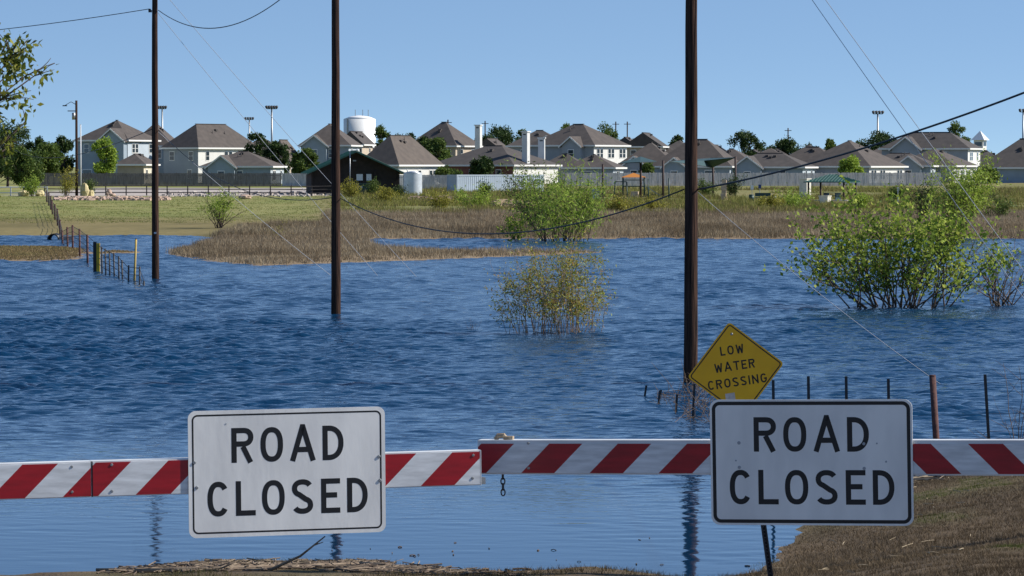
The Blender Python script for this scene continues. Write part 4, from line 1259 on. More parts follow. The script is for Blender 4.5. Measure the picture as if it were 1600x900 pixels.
def window(parent, c, w, h, nrm_x, dbl=True):
    """window on a wall; nrm_x: 0 wall faces -y (front), 1 wall faces +x"""
    t = 0.05
    win = bpy.data.objects.new('window', MB().box((0, 0, 0), (w + 0.18, 0.06, h + 0.18)).mesh('window'))
    COL.objects.link(win); win.data.materials.append(M_TRIM); win.parent = parent
    win.location = c
    if nrm_x:
        win.rotation_euler = (0, 0, math.pi / 2)
    if dbl:
        for s in (-1, 1):
            MB().box((0, -0.035, s * h / 4), (w, 0.02, h / 2 - 0.06)).build('pane', M_GLASS, win)
    else:
        MB().box((0, -0.035, 0), (w, 0.02, h - 0.04)).build('pane', M_GLASS, win)
    return win

def roof_mesh(mb, x0, x1, y0, y1, ze, rise, gable=False, th=0.12):
    L, W = x1 - x0, y1 - y0
    if L >= W:
        i = 0.0 if gable else min(W / 2, L / 2 - 0.05)
        a, b_ = (x0 + i, (y0 + y1) / 2, ze + rise), (x1 - i, (y0 + y1) / 2, ze + rise)
    else:
        i = 0.0 if gable else min(L / 2, W / 2 - 0.05)
        a, b_ = ((x0 + x1) / 2, y0 + i, ze + rise), ((x0 + x1) / 2, y1 - i, ze + rise)
    v = [(x0, y0, ze), (x1, y0, ze), (x1, y1, ze), (x0, y1, ze), a, b_, (x0, y0, ze - th), (x1, y0, ze - th), (x1, y1, ze - th), (x0, y1, ze - th)]
    if L >= W:
        f = [(0, 1, 5, 4), (2, 3, 4, 5), (1, 2, 5), (3, 0, 4)]
    else:
        f = [(0, 1, 4), (1, 2, 5, 4), (2, 3, 5), (3, 0, 4, 5)]
    f += [(6, 9, 8, 7), (0, 6, 7, 1), (1, 7, 8, 2), (2, 8, 9, 3), (3, 9, 6, 0)]
    mb.add(v, f)
    return a, b_

def house(label, xc, xl, xr, ye, yr, d, W, wall='white', roof=None, gable=False, wins=2, fw=2, chimney=None, side_off=0, name='house', vents=3, storeys=None):
    k = pxm(d)
    sn = min(0.75, max(0.08, (xr - xc) / k / W))
    th = math.asin(sn)
    L = max(4.0, (xc - xl) / k / math.cos(th))
    if xc > 840: L *= 1.25
    x = XD(xc, d)
    zg = gz(x, min(d, 630)) if d < 640 else 2.1
    ze = P(xc, ye, d).z - zg
    rise = (ye - yr) / k * 1.0
    seed = int(xc * 7 + d)
    rr = random.Random(seed)
    h = thing(name, label, 'house', (x, d, zg), -th, group='houses of the far subdivision')
    roofm = roof or M_ROOF
    wm = M_WALLS[wall]
    ov = 0.45
    MB().box((-L / 2, W / 2, ze / 2 - 0.3), (L, W, ze + 0.6 - 0.1)).build('wall', wm, h)
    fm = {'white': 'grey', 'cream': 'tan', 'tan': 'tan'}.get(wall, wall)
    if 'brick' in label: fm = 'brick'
    MB().box((-L / 2, -0.012, ze / 2 - 0.3), (L - 0.02, 0.03, ze + 0.4)).build('front_shade_facing', M_FRONT_SHADE[fm], h)  # thin darker sheet over the front wall, shade put into its colour
    mb = MB()
    a, b_ = roof_mesh(mb, -L - ov, ov, -ov, W + ov, ze, rise, gable)
    rf = mb.build('roof', roofm, h)
    fz, fh = ze - 0.06, 0.24
    for c, s in (((-L / 2, -ov - 0.02, fz), (L + 2 * ov + 0.08, 0.04, fh)), ((-L / 2, W + ov + 0.02, fz), (L + 2 * ov + 0.08, 0.04, fh)), ((ov + 0.02, W / 2, fz - 0.003), (0.04, W + 2 * ov - 0.004, fh)), ((-L - ov - 0.02, W / 2, fz - 0.003), (0.04, W + 2 * ov - 0.004, fh))):
        MB().box(c, s).build('fascia', M_TRIM, rf)
    if gable:
        if L >= W:
            for xx_ in (0.0, -L):
                mb = MB(); mb.add([(xx_, -0.0, ze - 0.13), (xx_, W, ze - 0.13), (xx_, W / 2, ze + rise * 0.88), (xx_ - 0.1, 0, ze - 0.13), (xx_ - 0.1, W, ze - 0.13), (xx_ - 0.1, W / 2, ze + rise * 0.88)], [(0, 1, 2), (5, 4, 3), (0, 3, 4, 1), (1, 4, 5, 2), (2, 5, 3, 0)])
                mb.build('gable_wall', M_WALLS['white'], h)
            for s in (1, -1):
                y_e = -ov if s > 0 else W + ov
                ln = math.hypot(W / 2 + ov, rise)
                an = math.atan2(rise, W / 2 + ov) * s
                MB().box((ov + 0.03, (y_e + W / 2) / 2, ze + rise / 2 - 0.05), (0.05, ln, 0.28), Matrix.Rotation(an, 3, 'X')).build('rake', M_TRIM, rf)
    if not gable and L > 6.5 and rr.random() < 0.55:
        cx_ = -L * rr.choice([0.25, 0.3, 0.7]); gw = rr.uniform(1.6, 2.3); gh = min(rise * 0.8, gw * 0.85)
        MB().prism([(cx_ - gw, -0.3), (cx_ + gw, -0.3), (cx_ + gw, ze - 0.02), (cx_, ze + gh - 0.2), (cx_ - gw, ze - 0.02)], -1.1, 0.4).build('gable_wing', M_FRONT_SHADE[fm], h)  # same darkened front colour, shade painted in
        for s_ in (-1, 1):
            pl_ = [(cx_, ze + gh), (cx_ + s_ * (gw + 0.4), ze - 0.17), (cx_ + s_ * (gw + 0.4), ze - 0.30), (cx_, ze + gh - 0.13)]
            MB().prism(pl_ if s_ < 0 else pl_[::-1], -1.45, W * 0.45).build('wing_roof', roofm, rf)
            pr_ = [(cx_, ze + gh - 0.02), (cx_ + s_ * (gw + 0.42), ze - 0.19), (cx_ + s_ * (gw + 0.42), ze - 0.42), (cx_, ze + gh - 0.25)]
            MB().prism(pr_ if s_ < 0 else pr_[::-1], -1.5, -1.452).build('rake', M_TRIM, rf)
        window(h, (cx_, -1.12, ze - 1.3), 0.9, 1.2, 0)
    # ridge cap and vents
    MB().box(((a[0] + b_[0]) / 2, (a[1] + b_[1]) / 2, a[2] + 0.01), (abs(b_[0] - a[0]) + 0.3, abs(b_[1] - a[1]) + 0.3, 0.07)).build('ridge_cap', M_ROOF2, rf)
    pitch = rise / ((W if L >= W else L) / 2 + ov)
    for v in range(vents):
        if L >= W:
            u = rr.uniform(0.2, 0.8); q = rr.uniform(0.55, 0.85)
            c = (a[0] + (b_[0] - a[0]) * u, -ov + (W / 2 + ov) * q, ze + rise * q + 0.1)
        else:
            u = rr.uniform(0.2, 0.8); q = rr.uniform(0.55, 0.85)
            c = (ov - (L / 2 + ov) * q, a[1] + (b_[1] - a[1]) * u, ze + rise * q + 0.1)
        if rr.random() < 0.6:
            MB().box(c, (0.45, 0.45, 0.26)).build('roof_vent', M_VENT, rf)
        else:
            MB().tube([(c[0], c[1], c[2] - 0.3), (c[0], c[1], c[2] + 0.35)], 0.06, 8).build('vent_pipe', M_VENT, rf, True)
    two = ze > 4.6
    wz = [1.35, ze - 1.25] if two else [ze * 0.5]
    for z_ in wz:
        n = wins
        for j in range(n):
            yy = W * (j + 0.5) / n + rr.uniform(-.3, .3)
            if rr.random() < 0.75:
                for s in ((-0.5, 0.5) if rr.random() < 0.6 and W / n > 2.6 else (0,)):
                    window(h, (0.02, yy + s, z_), 0.75, 1.35, 1)
        for j in range(fw):
            xx_ = -L * (j + 0.5) / fw + rr.uniform(-.5, .5)
            if rr.random() < 0.8:
                window(h, (xx_, -0.035, z_), rr.choice([0.8, 0.9, 1.5]), 1.3, 0)
    if chimney:
        cx, cw, ytop = chimney
        xx_ = (cx - xc) / k / math.cos(th)
        zt_ = P(cx, ytop, d).z - zg
        ch_ = MB().box((xx_, W * 0.35, (zt_ + 1.5) / 2), (cw / k, cw / k * 0.8, zt_ - 1.5)).build('chimney', M_WALLS['cream' if wall == 'cream' else 'white'], h)
        MB().box((xx_, W * 0.35, zt_ + 0.06), (cw / k + 0.25, cw / k * 0.8 + 0.25, 0.16)).build('chimney_cap', M_TRIM, ch_)
        MB().box((xx_, W * 0.35 - cw / k * 0.4 - 0.002, zt_ - 0.35), (cw / k * 0.5, 0.03, 0.16)).build('flue_slot', M_BLACK, ch_)
    return h

house('two storey house behind the dark privacy fence, beside the far lamp pole', 200, 116, 238, 219, 187, 590, 9, 'blue', M_ROOF)
house('two storey house half hidden behind the farthest utility pole', 264, 205, 274, 228, 193, 604, 9, 'blue', M_ROOF)
house('single storey house with cream end wall just beside the farthest utility pole', 225, 188, 238, 257, 240, 562, 7, 'cream', M_ROOF)
house('two storey house with a broad white sunlit side and long fence before it', 310, 252, 395, 231, 193, 592, 14, 'white', M_ROOF, wins=3)
house('low garage-like house with hipped roof behind the dark privacy fence', 423, 315, 438, 260, 236, 560, 9, 'blue', M_ROOF, fw=1)
house('single storey tan house behind trees near the barn', 452, 425, 468, 254, 218, 600, 9, 'tan', M_ROOF3)
house('two storey grey house behind the second utility pole and below the water tower', 545, 470, 558, 227, 193, 604, 10, 'blue', M_ROOF)
house('small gabled roof peeping in front of the water tower', 566, 540, 580, 226, 205, 645, 7, 'tan', M_ROOF2, True)
house('single storey house with white sunlit wall right behind the barn and tank', 622, 560, 686, 258, 211, 545, 12, 'white', M_ROOF3, wins=3, fw=0)
house('house with a peaked roof and a cream chimney behind dark trees', 712, 638, 748, 228, 190, 625, 8, 'tan', M_ROOF, chimney=(735, 9, 196))
house('long brick fronted house with a tall white chimney behind the shipping container', 802, 672, 873, 258, 227, 562, 12, 'white', M_ROOF2, wins=1, fw=3, chimney=(797, 10, 206))
house('large white two storey house with sunlit side behind the willow', 928, 848, 982, 227, 193, 592, 10, 'white', M_ROOF, wins=3)
house('two storey house behind the large white one with a lower ridge', 880, 812, 892, 228, 203, 625, 8, 'grey', M_ROOF2)
house('low house with a white chimney beneath the large white two storey house', 912, 858, 922, 261, 240, 576, 6, 'grey', M_ROOF2, chimney=(843, 10, 216), fw=0)
house('small hipped house below the large white two storey house', 958, 898, 976, 262, 241, 556, 7, 'blue', M_ROOF, fw=1, wins=1)
house('house with a steep hipped roof behind the shade canopy', 1053, 984, 1072, 259, 222, 570, 9, 'grey', M_ROOF, fw=1)
house('gabled house with white rakes behind the steep hipped roof', 1032, 988, 1044, 229, 207, 645, 8, 'cream', M_ROOF2, True)
house('low house right beside the thick utility pole with windowed white end', 1140, 1045, 1166, 260, 217, 566, 9, 'blue', M_ROOF)
house('narrow low house second from the thick utility pole', 1180, 1105, 1207, 261, 232, 580, 9, 'blue', M_ROOF)
house('low house with a long level ridge, third from the thick pole', 1254, 1160, 1279, 261, 239, 566, 8, 'blue', M_ROOF2)
house('low house behind the pavilion roof, fourth from the thick pole', 1313, 1228, 1342, 261, 229, 580, 9, 'blue', M_ROOF)
house('low house with a wide sunlit white wall beyond the pavilion', 1358, 1268, 1425, 260, 219, 572, 13, 'white', M_ROOF, wins=4)
house('low house between the wide white wall and the far two storey house', 1454, 1368, 1476, 259, 239, 586, 8, 'blue', M_ROOF2)
house('two storey house with a narrow sunlit white end near the steeple', 1512, 1408, 1540, 232, 206, 612, 8, 'white', M_ROOF2)
house('low white fronted house under the far two storey house', 1490, 1416, 1537, 259, 232, 590, 11, 'white', M_ROOF, wins=4, fw=1)
house('dark roofed house at the far side past the steeple', 1650, 1557, 1680, 262, 216, 580, 11, 'blue', M_ROOF2)

for lb, xc_h, xl_h, xr_h, ye_h, yr_h, d_h, W_h, wl_h, rf_h, gb_h in (
        ('roof of a far house filling the gap right of the white sunlit two storey side', 428, 372, 442, 240, 214, 650, 8, 'tan', M_ROOF, False),
        ('far low roof between the barn house and the peaked roof', 668, 610, 684, 246, 222, 650, 8, 'tan', M_ROOF2, False),
        ('far low roof behind the tall white chimney', 792, 730, 806, 243, 216, 660, 8, 'grey', M_ROOF, True),
        ('small far roof with a gable right of the white two storey house', 1003, 960, 1012, 236, 214, 655, 7, 'cream', M_ROOF, True),
        ('dark far roof behind the thick utility pole', 1092, 1035, 1106, 244, 219, 650, 9, 'grey', M_ROOF2, False),
        ('far gabled roof behind the second low house past the thick pole', 1142, 1098, 1152, 246, 226, 655, 7, 'white', M_ROOF2, True),
        ('far roof between the third and fourth low houses past the thick pole', 1232, 1180, 1246, 250, 231, 650, 8, 'grey', M_ROOF, False),
        ('far roof just left of the wide sunlit white wall', 1292, 1240, 1308, 248, 226, 650, 8, 'grey', M_ROOF2, False),
        ('far roof behind the wide sunlit white wall', 1408, 1352, 1424, 250, 231, 655, 8, 'grey', M_ROOF, False),
        ('low roof between the far two storey house and the dark roofed house', 1572, 1520, 1588, 258, 236, 640, 8, 'grey', M_ROOF2, False)):
    house(lb, xc_h, xl_h, xr_h, ye_h, yr_h, d_h, W_h, wl_h, rf_h, gb_h)

rr_h = random.Random(3)
GAP_LABELS = ['low far house directly behind the barn and the house next to the tank', 'low far house behind the brick fronted house, under the cream chimney', 'low far house behind the ridge between cream and tall white chimneys',
              'low far house between the tall white chimney and the large white house', 'low far house behind the canopy and the steep hipped roof', 'low far house hidden by the thick utility pole',
              'low far house behind the first low house past the thick pole', 'low far house behind the second low house past the thick pole', 'low far house behind the long level ridge',
              'low far house behind the pavilion', 'low far house behind the near end of the wide sunlit white wall', 'low far house behind the far end of the wide sunlit white wall',
              'low far house before the broad roof of the far two storey house', 'low far house right behind the steeple', 'low far house beside the dark roofed house past the steeple']
for j, px in enumerate((590, 705, 765, 838, 1022, 1078, 1125, 1190, 1222, 1275, 1338, 1388, 1440, 1552, 1600)):
    ye_h = 250 + rr_h.uniform(-3, 4)
    house(GAP_LABELS[j], px + 14, px - 30, px + 26, ye_h, ye_h - rr_h.uniform(16, 23), 675, 8, rr_h.choice(['grey', 'white', 'tan']), rr_h.choice([M_ROOF, M_ROOF2, M_ROOF3]), rr_h.random() < 0.3)

# steeple far behind
ds_ = 900
x = XD(1531, ds_)
stp = thing('steeple', 'white square steeple with pyramid roof rising behind the far houses', 'steeple', (x, ds_, 2.0), -0.5)
zt = P(1531, 219, ds_).z - 2
MB().box((0, 0, zt / 2), (2.3, 2.3, zt)).build('tower', M_WALLS['white'], stp)
mb = MB(); hh = P(1531, 204, ds_).z - 2
mb.add([(-1.7, -1.7, zt), (1.7, -1.7, zt), (1.7, 1.7, zt), (-1.7, 1.7, zt), (0, 0, hh)], [(0, 1, 4), (1, 2, 4), (2, 3, 4), (3, 0, 4), (3, 2, 1, 0)]); mb.build('spire', mat('spire_white', (0.68, 0.70, 0.72), 0.5), stp)
for sx_, rz in ((0, 0), (1, math.pi / 2)):
    w_ = MB().box((0, 0, 0), (1.7, 0.05, 0.9)).build('louvre', M_GLASS, stp, loc=((0, -1.17, zt - 0.9) if not sx_ else (1.17, 0, zt - 0.9)), rot=(0, 0, rz))

# water tower: ground level storage tank
dW = 1400
x = XD(562, dW)
wt = thing('water_tower', 'large white cylindrical water storage tank rising over the roofs', 'water tank', (x, dW, 2.0))
rw = 25 / pxm(dW)
ztop = P(562, 186, dW).z - 2; zpk = P(562, 180, dW).z - 2
M_TANKW = mat('tank_white', (0.80, 0.80, 0.79), 0.5, 0.04, 0.3)
MB().tube([(0, 0, 0), (0, 0, ztop)], rw, 40).build('shell', M_TANKW, wt, True)
MB().tube([(0, 0, ztop + 0.01), (0, 0, ztop + (zpk - ztop) * 0.65), (0, 0, zpk)], [rw * 1.0, rw * 0.6, rw * 0.08], 40).build('dome', M_TANKW, wt, True)
for j, dx in enumerate((-1.5, 1.2, 3.2)):
    MB().tube([(dx, -1, zpk - 1), (dx, -1, zpk + 2.0)], 0.12, 6).build('antenna', M_STEEL, wt)
MB().box((-rw * 0.72, -rw * 0.75, ztop * 0.5), (0.5, 0.3, ztop)).build('ladder', M_STEEL, wt)

# stadium lights and power masts
def stadium(label, px, ytop, d, nl, w):
    x = XD(px, d); zt = P(px, ytop, d).z - 2
    t = thing('stadium_light', label, 'light mast', (x, d, 2.0), group='stadium light masts')
    MB().tube([(0, 0, 0), (0, 0, zt)], [0.35, 0.2], 10).build('mast', M_STEEL, t, True)
    MB().box((0, -0.2, zt), (w, 0.15, 0.2)).build('crossbar', M_DARKSTEEL, t)
    for j in range(nl):
        xx_ = -w / 2 + w * j / (nl - 1)
        MB().tube([(xx_, -0.3, zt + 0.15), (xx_, -0.75, zt + 0.55)], [0.25, 0.42], 10).build('lamp', M_DARKSTEEL, t, True)
stadium('tall stadium light mast with five lamps right of the two storey white house', 425, 170, 1000, 5, 2.6)
stadium('shorter stadium light mast beside the tall five lamp mast', 390, 187, 1250, 4, 2.4)
stadium('stadium light mast right behind the farthest utility pole', 254, 170, 1050, 4, 2.0)
stadium('stadium light mast alone above the broad dark tree', 1371, 178, 1000, 4, 2.4)
stadium('stadium light mast beyond the steeple at the far side', 1598, 175, 1000, 3, 1.8)
for px, yt, d, lb in ((758, 189, 900, 'thin far power pole behind the tall white chimney'), (962, 190, 900, 'thin far power pole over the twin gables, first of two'), (980, 190, 920, 'thin far power pole over the twin gables, second of two'), (1231, 200, 900, 'thin far power pole over the low broad tree'), (700, 187, 800, 'antenna mast on the peaked roof with cream chimney')):
    x = XD(px, d)
    t = thing('power_pole', lb, 'utility pole', (x, d, 2.0))
    zt = P(px, yt, d).z - 2
    MB().tube([(0, 0, 0), (0, 0, zt)], 0.14, 8).build('shaft', M_WOODPOLE, t, True)
    MB().box((0, 0, zt - 0.6), (1.6, 0.15, 0.15)).build('crossarm', M_WOODPOLE, t)

# ------------------------------------------------------------------ far lamp pole and the thin white pole beside it
d = 440
x = XD(120, d); zg = gz(x, d)
lp = thing('lamp_pole', 'far dark wooden pole with a street lamp arm and transformer gear', 'utility pole', (x, d, zg))
zt = P(120, 157, d).z - zg
MB().tube([(0, 0, -0.5), (0, 0, zt)], [0.17, 0.13], 12).build('shaft', M_WOODPOLE, lp, True)
MB().tube([(0, 0, zt - 0.5), (-0.6, -0.1, zt - 0.15), (-1.25, -0.2, zt - 0.55)], 0.035, 8).build('lamp_arm', M_DARKSTEEL, lp, True)
MB().box((-1.3, -0.2, zt - 0.6), (0.5, 0.22, 0.12)).build('lamp_head', M_DARKSTEEL, lp)
MB().tube([(-0.3, -0.1, zt - 2.2), (-0.3, -0.1, zt - 1.4)], 0.2, 12).build('transformer', M_STEEL, lp, True)
MB().box((-0.55, -0.05, zt - 1.2), (0.9, 0.1, 0.1)).build('crossarm', M_WOODPOLE, lp)
x = XD(126.5, d - 4)
wp = thing('white_pole', 'slim white pole standing tight beside the far lamp pole', 'pole', (x, d - 4, gz(x, d - 4)))
zt = P(126, 195, d - 4).z - gz(x, d - 4)
MB().tube([(0, 0, -0.3), (0, 0, zt)], [0.085, 0.07], 10).build('shaft', M_WHITE, wp, True)
MB().tube([(0, 0, zt), (0, 0, zt + 0.06)], [0.09, 0.03], 10).build('cap', M_WHITE, wp, True)

# ------------------------------------------------------------------ fences by the houses
M_FENCE_D = mat('fence_dark', (0.17, 0.15, 0.145), 0.9, 0.25, 2.0, stretch=(3, 1, .5))
M_FENCE_G = mat('fence_grey', (0.52, 0.49, 0.48), 0.9, 0.2, 2.0, stretch=(3, 1, .5))
def privacy_fence(label, x0, x1, d0, d1, ytop, m, grp):
    X0, X1 = XD(x0, d0), XD(x1, d1)
    a, b_ = Vector((X0, d0, 0)), Vector((X1, d1, 0))
    n = max(1, int((b_ - a).length / 2.4))
    v = (b_ - a) / n
    root = thing('privacy_fence', label, 'fence', (a.x, a.y, gz(a.x, d0)), group=grp)
    ang = math.atan2(v.y, v.x)
    pm = MB()
    rr = random.Random(n)
    w = v.length
    for j in range(16):
        hh = 1.8 + rr.uniform(-.03, .03)
        pm.box((w * (j + 0.5) / 16, rr.uniform(-.008, .008), hh / 2 + 0.04), (w / 16 - 0.014, 0.022, hh))
    pm.box((w / 2, 0.04, 0.4), (w, 0.05, 0.09)); pm.box((w / 2, 0.04, 1.5), (w, 0.05, 0.09))
    me = pm.mesh('fence_panel')
    po = MB().box((0, 0.09, 0.93), (0.1, 0.1, 1.95)).mesh('fence_post')
    zb = gz(a.x, d0)
    for j in range(n):
        p = a + v * j
        zz = gz(p.x, p.y) - zb
        obj('panel', me, m, root, loc=(p.x - a.x, p.y - a.y, zz - 0.03), rot=(0, 0, ang))
        obj('post', po, m, root, loc=(p.x - a.x, p.y - a.y, zz), rot=(0, 0, ang))
privacy_fence('long dark wooden privacy fence in front of the two storey houses', 30, 440, 538, 538, 272, M_FENCE_D, 'privacy fences')
privacy_fence('short grey privacy fence between the dark fence and the barn', 441, 500, 534, 530, 274, M_FENCE_G, 'privacy fences')
privacy_fence('grey privacy fence between the silver tank and the shipping container', 612, 702, 500, 500, 280, M_FENCE_G, 'privacy fences')
privacy_fence('long grey privacy fence behind the playground and pavilion', 880, 1470, 530, 536, 277, M_FENCE_G, 'privacy fences')
M_RAIL = mat('rail_wood', (0.07, 0.058, 0.055), 0.9, 0.3, 4)
def rail_fence(label, x0, x1, d0, d1, rails, step=2.4, h=1.25, m=M_RAIL):
    a, b_ = Vector((XD(x0, d0), d0, 0)), Vector((XD(x1, d1), d1, 0))
    n = int((b_ - a).length / step)
    v = (b_ - a) / n
    zb = gz(a.x, a.y)
    root = thing('rail_fence', label, 'fence', (a.x, a.y, zb))
    pm = MB().box((0, 0, h / 2 - 0.1), (0.13, 0.13, h + 0.2)).mesh('post')
    for j in range(n + 1):
        p = a + v * j
        obj('post', pm, m, root, loc=(p.x - a.x, p.y - a.y, gz(p.x, p.y) - zb))
        if j < n:
            q = p + v
            for rz in rails:
                A_ = Vector((p.x - a.x, p.y - a.y - 0.08, gz(p.x, p.y) - zb + rz)); B_ = Vector((q.x - a.x, q.y - a.y - 0.08, gz(q.x, q.y) - zb + rz))
                MB().tube([A_, B_], 0.055, 6).build('rail', m, root)
    return root
rail_fence('dark wooden rail fence along the gravel track above the meadow', 70, 520, 446, 440, (0.35, 0.75, 1.12))
gr = rail_fence('white two rail guard fence at the edge of the meadow', -40, 74, 440, 440, (0.35, 1.0), 3.0, 1.1, M_WHITE)

# ------------------------------------------------------------------ barn, tank, container, utility box
d = 452
xb = XD(556, d); zg = gz(xb, d)
barn = thing('barn', 'dark open barn with a green metal roof, front gable in shade', 'barn', (xb, d, zg), R(7))
k = pxm(d)
hw = 5.2; he = P(556, 266, d).z - zg; hr = P(556, 236, d).z - zg
M_BARN = mat('barn_dark', (0.022, 0.017, 0.016), 0.9, 0.3, 2)
M_GREEN = mat('green_metal_roof', (0.018, 0.075, 0.06), 0.45, 0.12, 1.5)
MB().prism([(-hw, -0.2), (hw, -0.2), (hw, he - 0.1), (0, hr - 0.15), (-hw, he - 0.1)], 0.6, 9.4).build('wall', M_BARN, barn)
for s in (-1, 1):
    mb = MB()
    e0_ = (s * (hw + 0.6), he - 0.35)
    poly = [(0, hr), e0_, (e0_[0], e0_[1] - 0.14), (0, hr - 0.14)]
    mb.prism(poly if s < 0 else poly[::-1], -0.9, 10.2)
    rf = mb.build('roof_slope', M_GREEN, barn)
    for j in range(24):
        y_ = -0.85 + j * 0.47
        mb = MB(); mb.tube([(s * 0.05, y_, hr + 0.02), (e0_[0], y_, e0_[1] + 0.02)], 0.03, 4); mb.build('seam', M_GREEN, rf)
for px in (-hw + 0.1, -hw * 0.45, hw * 0.45, hw - 0.1):
    MB().box((px, 0.45, he / 2 - 0.1), (0.22, 0.22, he)).build('post', M_BARN, barn)
for px, w_ in ((0.5, 0.75), (1.6, 0.6)):
    MB().box((px, 0.57, P(566, 277, d).z - zg), (w_, 0.05, 0.75)).build('notice_panel', mat('pale_panel', (0.62, 0.66, 0.7), 0.5), barn)
MB().box((-0.1, 0.56, P(556, 251, d).z - zg), (0.38, 0.04, 0.16)).build('gable_plate', M_STEEL, barn)
d = 444
x = XD(547, d); zg = gz(x, d)
fl = thing('lamp_post', 'slim pale lamp post standing in front of the dark barn', 'lamp post', (x, d, zg))
zt = P(547, 236, d).z - zg
MB().tube([(0, 0, 0), (0, 0, zt)], 0.055, 8).build('shaft', M_STEEL, fl, True)
MB().tube([(0, 0, zt), (0.9, 0, zt + 0.1)], 0.04, 8).build('arm', M_STEEL, fl, True)
MB().tube([(0.9, 0, zt - 0.05), (0.9, 0, zt + 0.12), (0.9, 0, zt + 0.25)], [0.12, 0.16, 0.05], 10).build('lamp', mat('lamp_white', (0.8, 0.8, 0.78), 0.4), fl, True)
x = XD(566, 440); zg = gz(x, 440)
ub = thing('utility_box', 'dark green electrical cabinet in front of the barn', 'utility box', (x, 440, zg))
MB().box((0, 0, 0.62), (1.7, 1.1, 1.3)).build('cabinet', mat('box_green', (0.02, 0.05, 0.042), 0.5), ub)
MB().box((0, -0.01, 1.30), (1.78, 1.2, 0.08)).build('lid', mat('box_green', (0.02, 0.05, 0.042), 0.5), ub)
MB().box((-0.05, -0.56, 0.9), (0.2, 0.01, 0.14)).build('label_plate', M_WHITE, ub)
d = 440
x = XD(645, d); zg = gz(x, d)
tk = thing('storage_tank', 'round silver corrugated steel water tank beside the barn', 'tank', (x, d, zg))
rt = 14.5 / pxm(d); ht = P(645, 270, d).z - zg
pts, rad = [], []
for j in range(41):
    pts.append((0, 0, -0.1 + (ht + 0.1) * j / 40)); rad.append(rt + 0.012 * (j % 2))
M_TANK = mat('corrugated_steel', (0.62, 0.65, 0.68), 0.4, 0.08, 2, metal=0.35)
MB().tube(pts, rad, 48).build('shell', M_TANK, tk, True)
MB().tube([(0, 0, ht + 0.002), (0, 0, ht + 0.22)], [rt + 0.03, 0.15], 48).build('roof', M_TANK, tk, True)
MB().tube([(-rt * 0.5, -rt * 0.3, ht), (-rt * 0.6, -rt * 0.5, ht + 0.4)], 0.06, 8).build('inlet_pipe', M_TRIM, tk, True)
d = 462
x = XD(714, d); zg = gz(x, d)
ct = thing('shipping_container', 'pale blue corrugated shipping container beside the willow', 'container', (x, d, zg), R(30))
Lc, Wc, Hc = 12.19, 2.44, P(714, 273, d).z - zg
M_CONT = mat('container_blue', (0.50, 0.58, 0.66), 0.5, 0.08, 1.0)
MB().box((Lc / 2, Wc / 2, Hc / 2), (Lc - 0.1, Wc - 0.1, Hc - 0.1)).build('body', M_CONT, ct)
rib = MB().box((0, 0, 0), (0.14, 0.05, Hc - 0.3)).mesh('rib')
for j in range(42):
    obj('rib', rib, M_CONT, ct, loc=(0.25 + j * 0.285, 0.045, Hc / 2))
ribe = MB().box((0, 0, 0), (0.05, 0.14, Hc - 0.3)).mesh('rib')
for j in range(8):
    obj('rib', ribe, M_CONT, ct, loc=(0.045, 0.25 + j * 0.28, Hc / 2))
for zz in (0.07, Hc - 0.07):
    MB().box((Lc / 2, 0.03, zz), (Lc, 0.08, 0.14)).build('side_rail', M_CONT, ct)
    MB().box((0.03, Wc / 2, zz + 0.004), (0.07, Wc - 0.1, 0.13)).build('end_rail', M_CONT, ct)
for yy in (0.03, Wc - 0.03):
    MB().box((0.03, yy, Hc / 2), (0.10, 0.10, Hc)).build('corner_post', M_CONT, ct)
MB().box((Lc / 2, Wc / 2, Hc - 0.03), (Lc - 0.05, Wc - 0.05, 0.05)).build('roof_panel', M_CONT, ct)

# ------------------------------------------------------------------ park: shade canopies, play frames, pavilion, bins
M_POST = mat('park_post', (0.045, 0.025, 0.024), 0.7)
M_SAIL = mat('shade_cloth', (0.02, 0.06, 0.07), 0.8, 0.1, 1.5)
M_PLAY = mat('play_green', (0.015, 0.05, 0.045), 0.5)
def park_post(label, px, ytop, ybot, d):
    x = XD(px, d); zg = gz(x, d)
    t = thing('shade_post', label, 'post', (x, d, zg), group='tall dark posts of the playground shades')
    zt = P(px, ytop, d).z - zg
    MB().tube([(0, 0, -0.3), (0, 0, zt)], 0.125, 10).build('shaft', M_POST, t, True)
    MB().tube([(0, 0, zt), (0, 0, zt + 0.05)], [0.13, 0.06], 10).build('cap', M_POST, t, True)
    return Vector((x, d, zg + zt))
pA = park_post('tall dark post next to the willow and white cabinet', 942, 257, 303, 405)
pB = park_post('tall dark post under the peak of the shade canopy', 1001, 251, 300, 415)
pC = park_post('tall dark post between the canopy and the thick utility pole', 1036, 251, 307, 405)
pD = park_post('dark post just past the thick utility pole', 1114, 260, 300, 440)
pE = park_post('tall dark post farther past the thick utility pole', 1149, 245, 300, 430)
def sail(label, corners, peak):
    o = thing('shade_canopy', label, 'canopy', corners[0])
    b_ = Vector(corners[0])
    n = len(corners)
    mb = MB()
    vs = [Vector(c) - b_ for c in corners]; pk = Vector(peak) - b_
    low = [v - Vector((0, 0, 0.05)) for v in vs]
    mb.add(vs + [pk] + low + [pk - Vector((0, 0, 0.05))], [(i, (i + 1) % n, n) for i in range(n)] + [(n + 1 + (i + 1) % n, n + 1 + i, 2 * n + 1) for i in range(n)] + [(i, n + 1 + i, n + 1 + (i + 1) % n, (i + 1) % n) for i in range(n)])
    mb.build('cloth', M_SAIL, o)
    MB().tube(vs + [vs[0]], 0.03, 5).build('edge_cable', M_DARKSTEEL, o)
sail('dark teal peaked shade canopy over the playground', [P(966, 255, 409), P(1000, 253.5, 407), P(1027, 252.5, 412), P(1003, 252, 422)], pB + Vector((0, 0, P(1001, 244.5, 415).z - pB.z)))
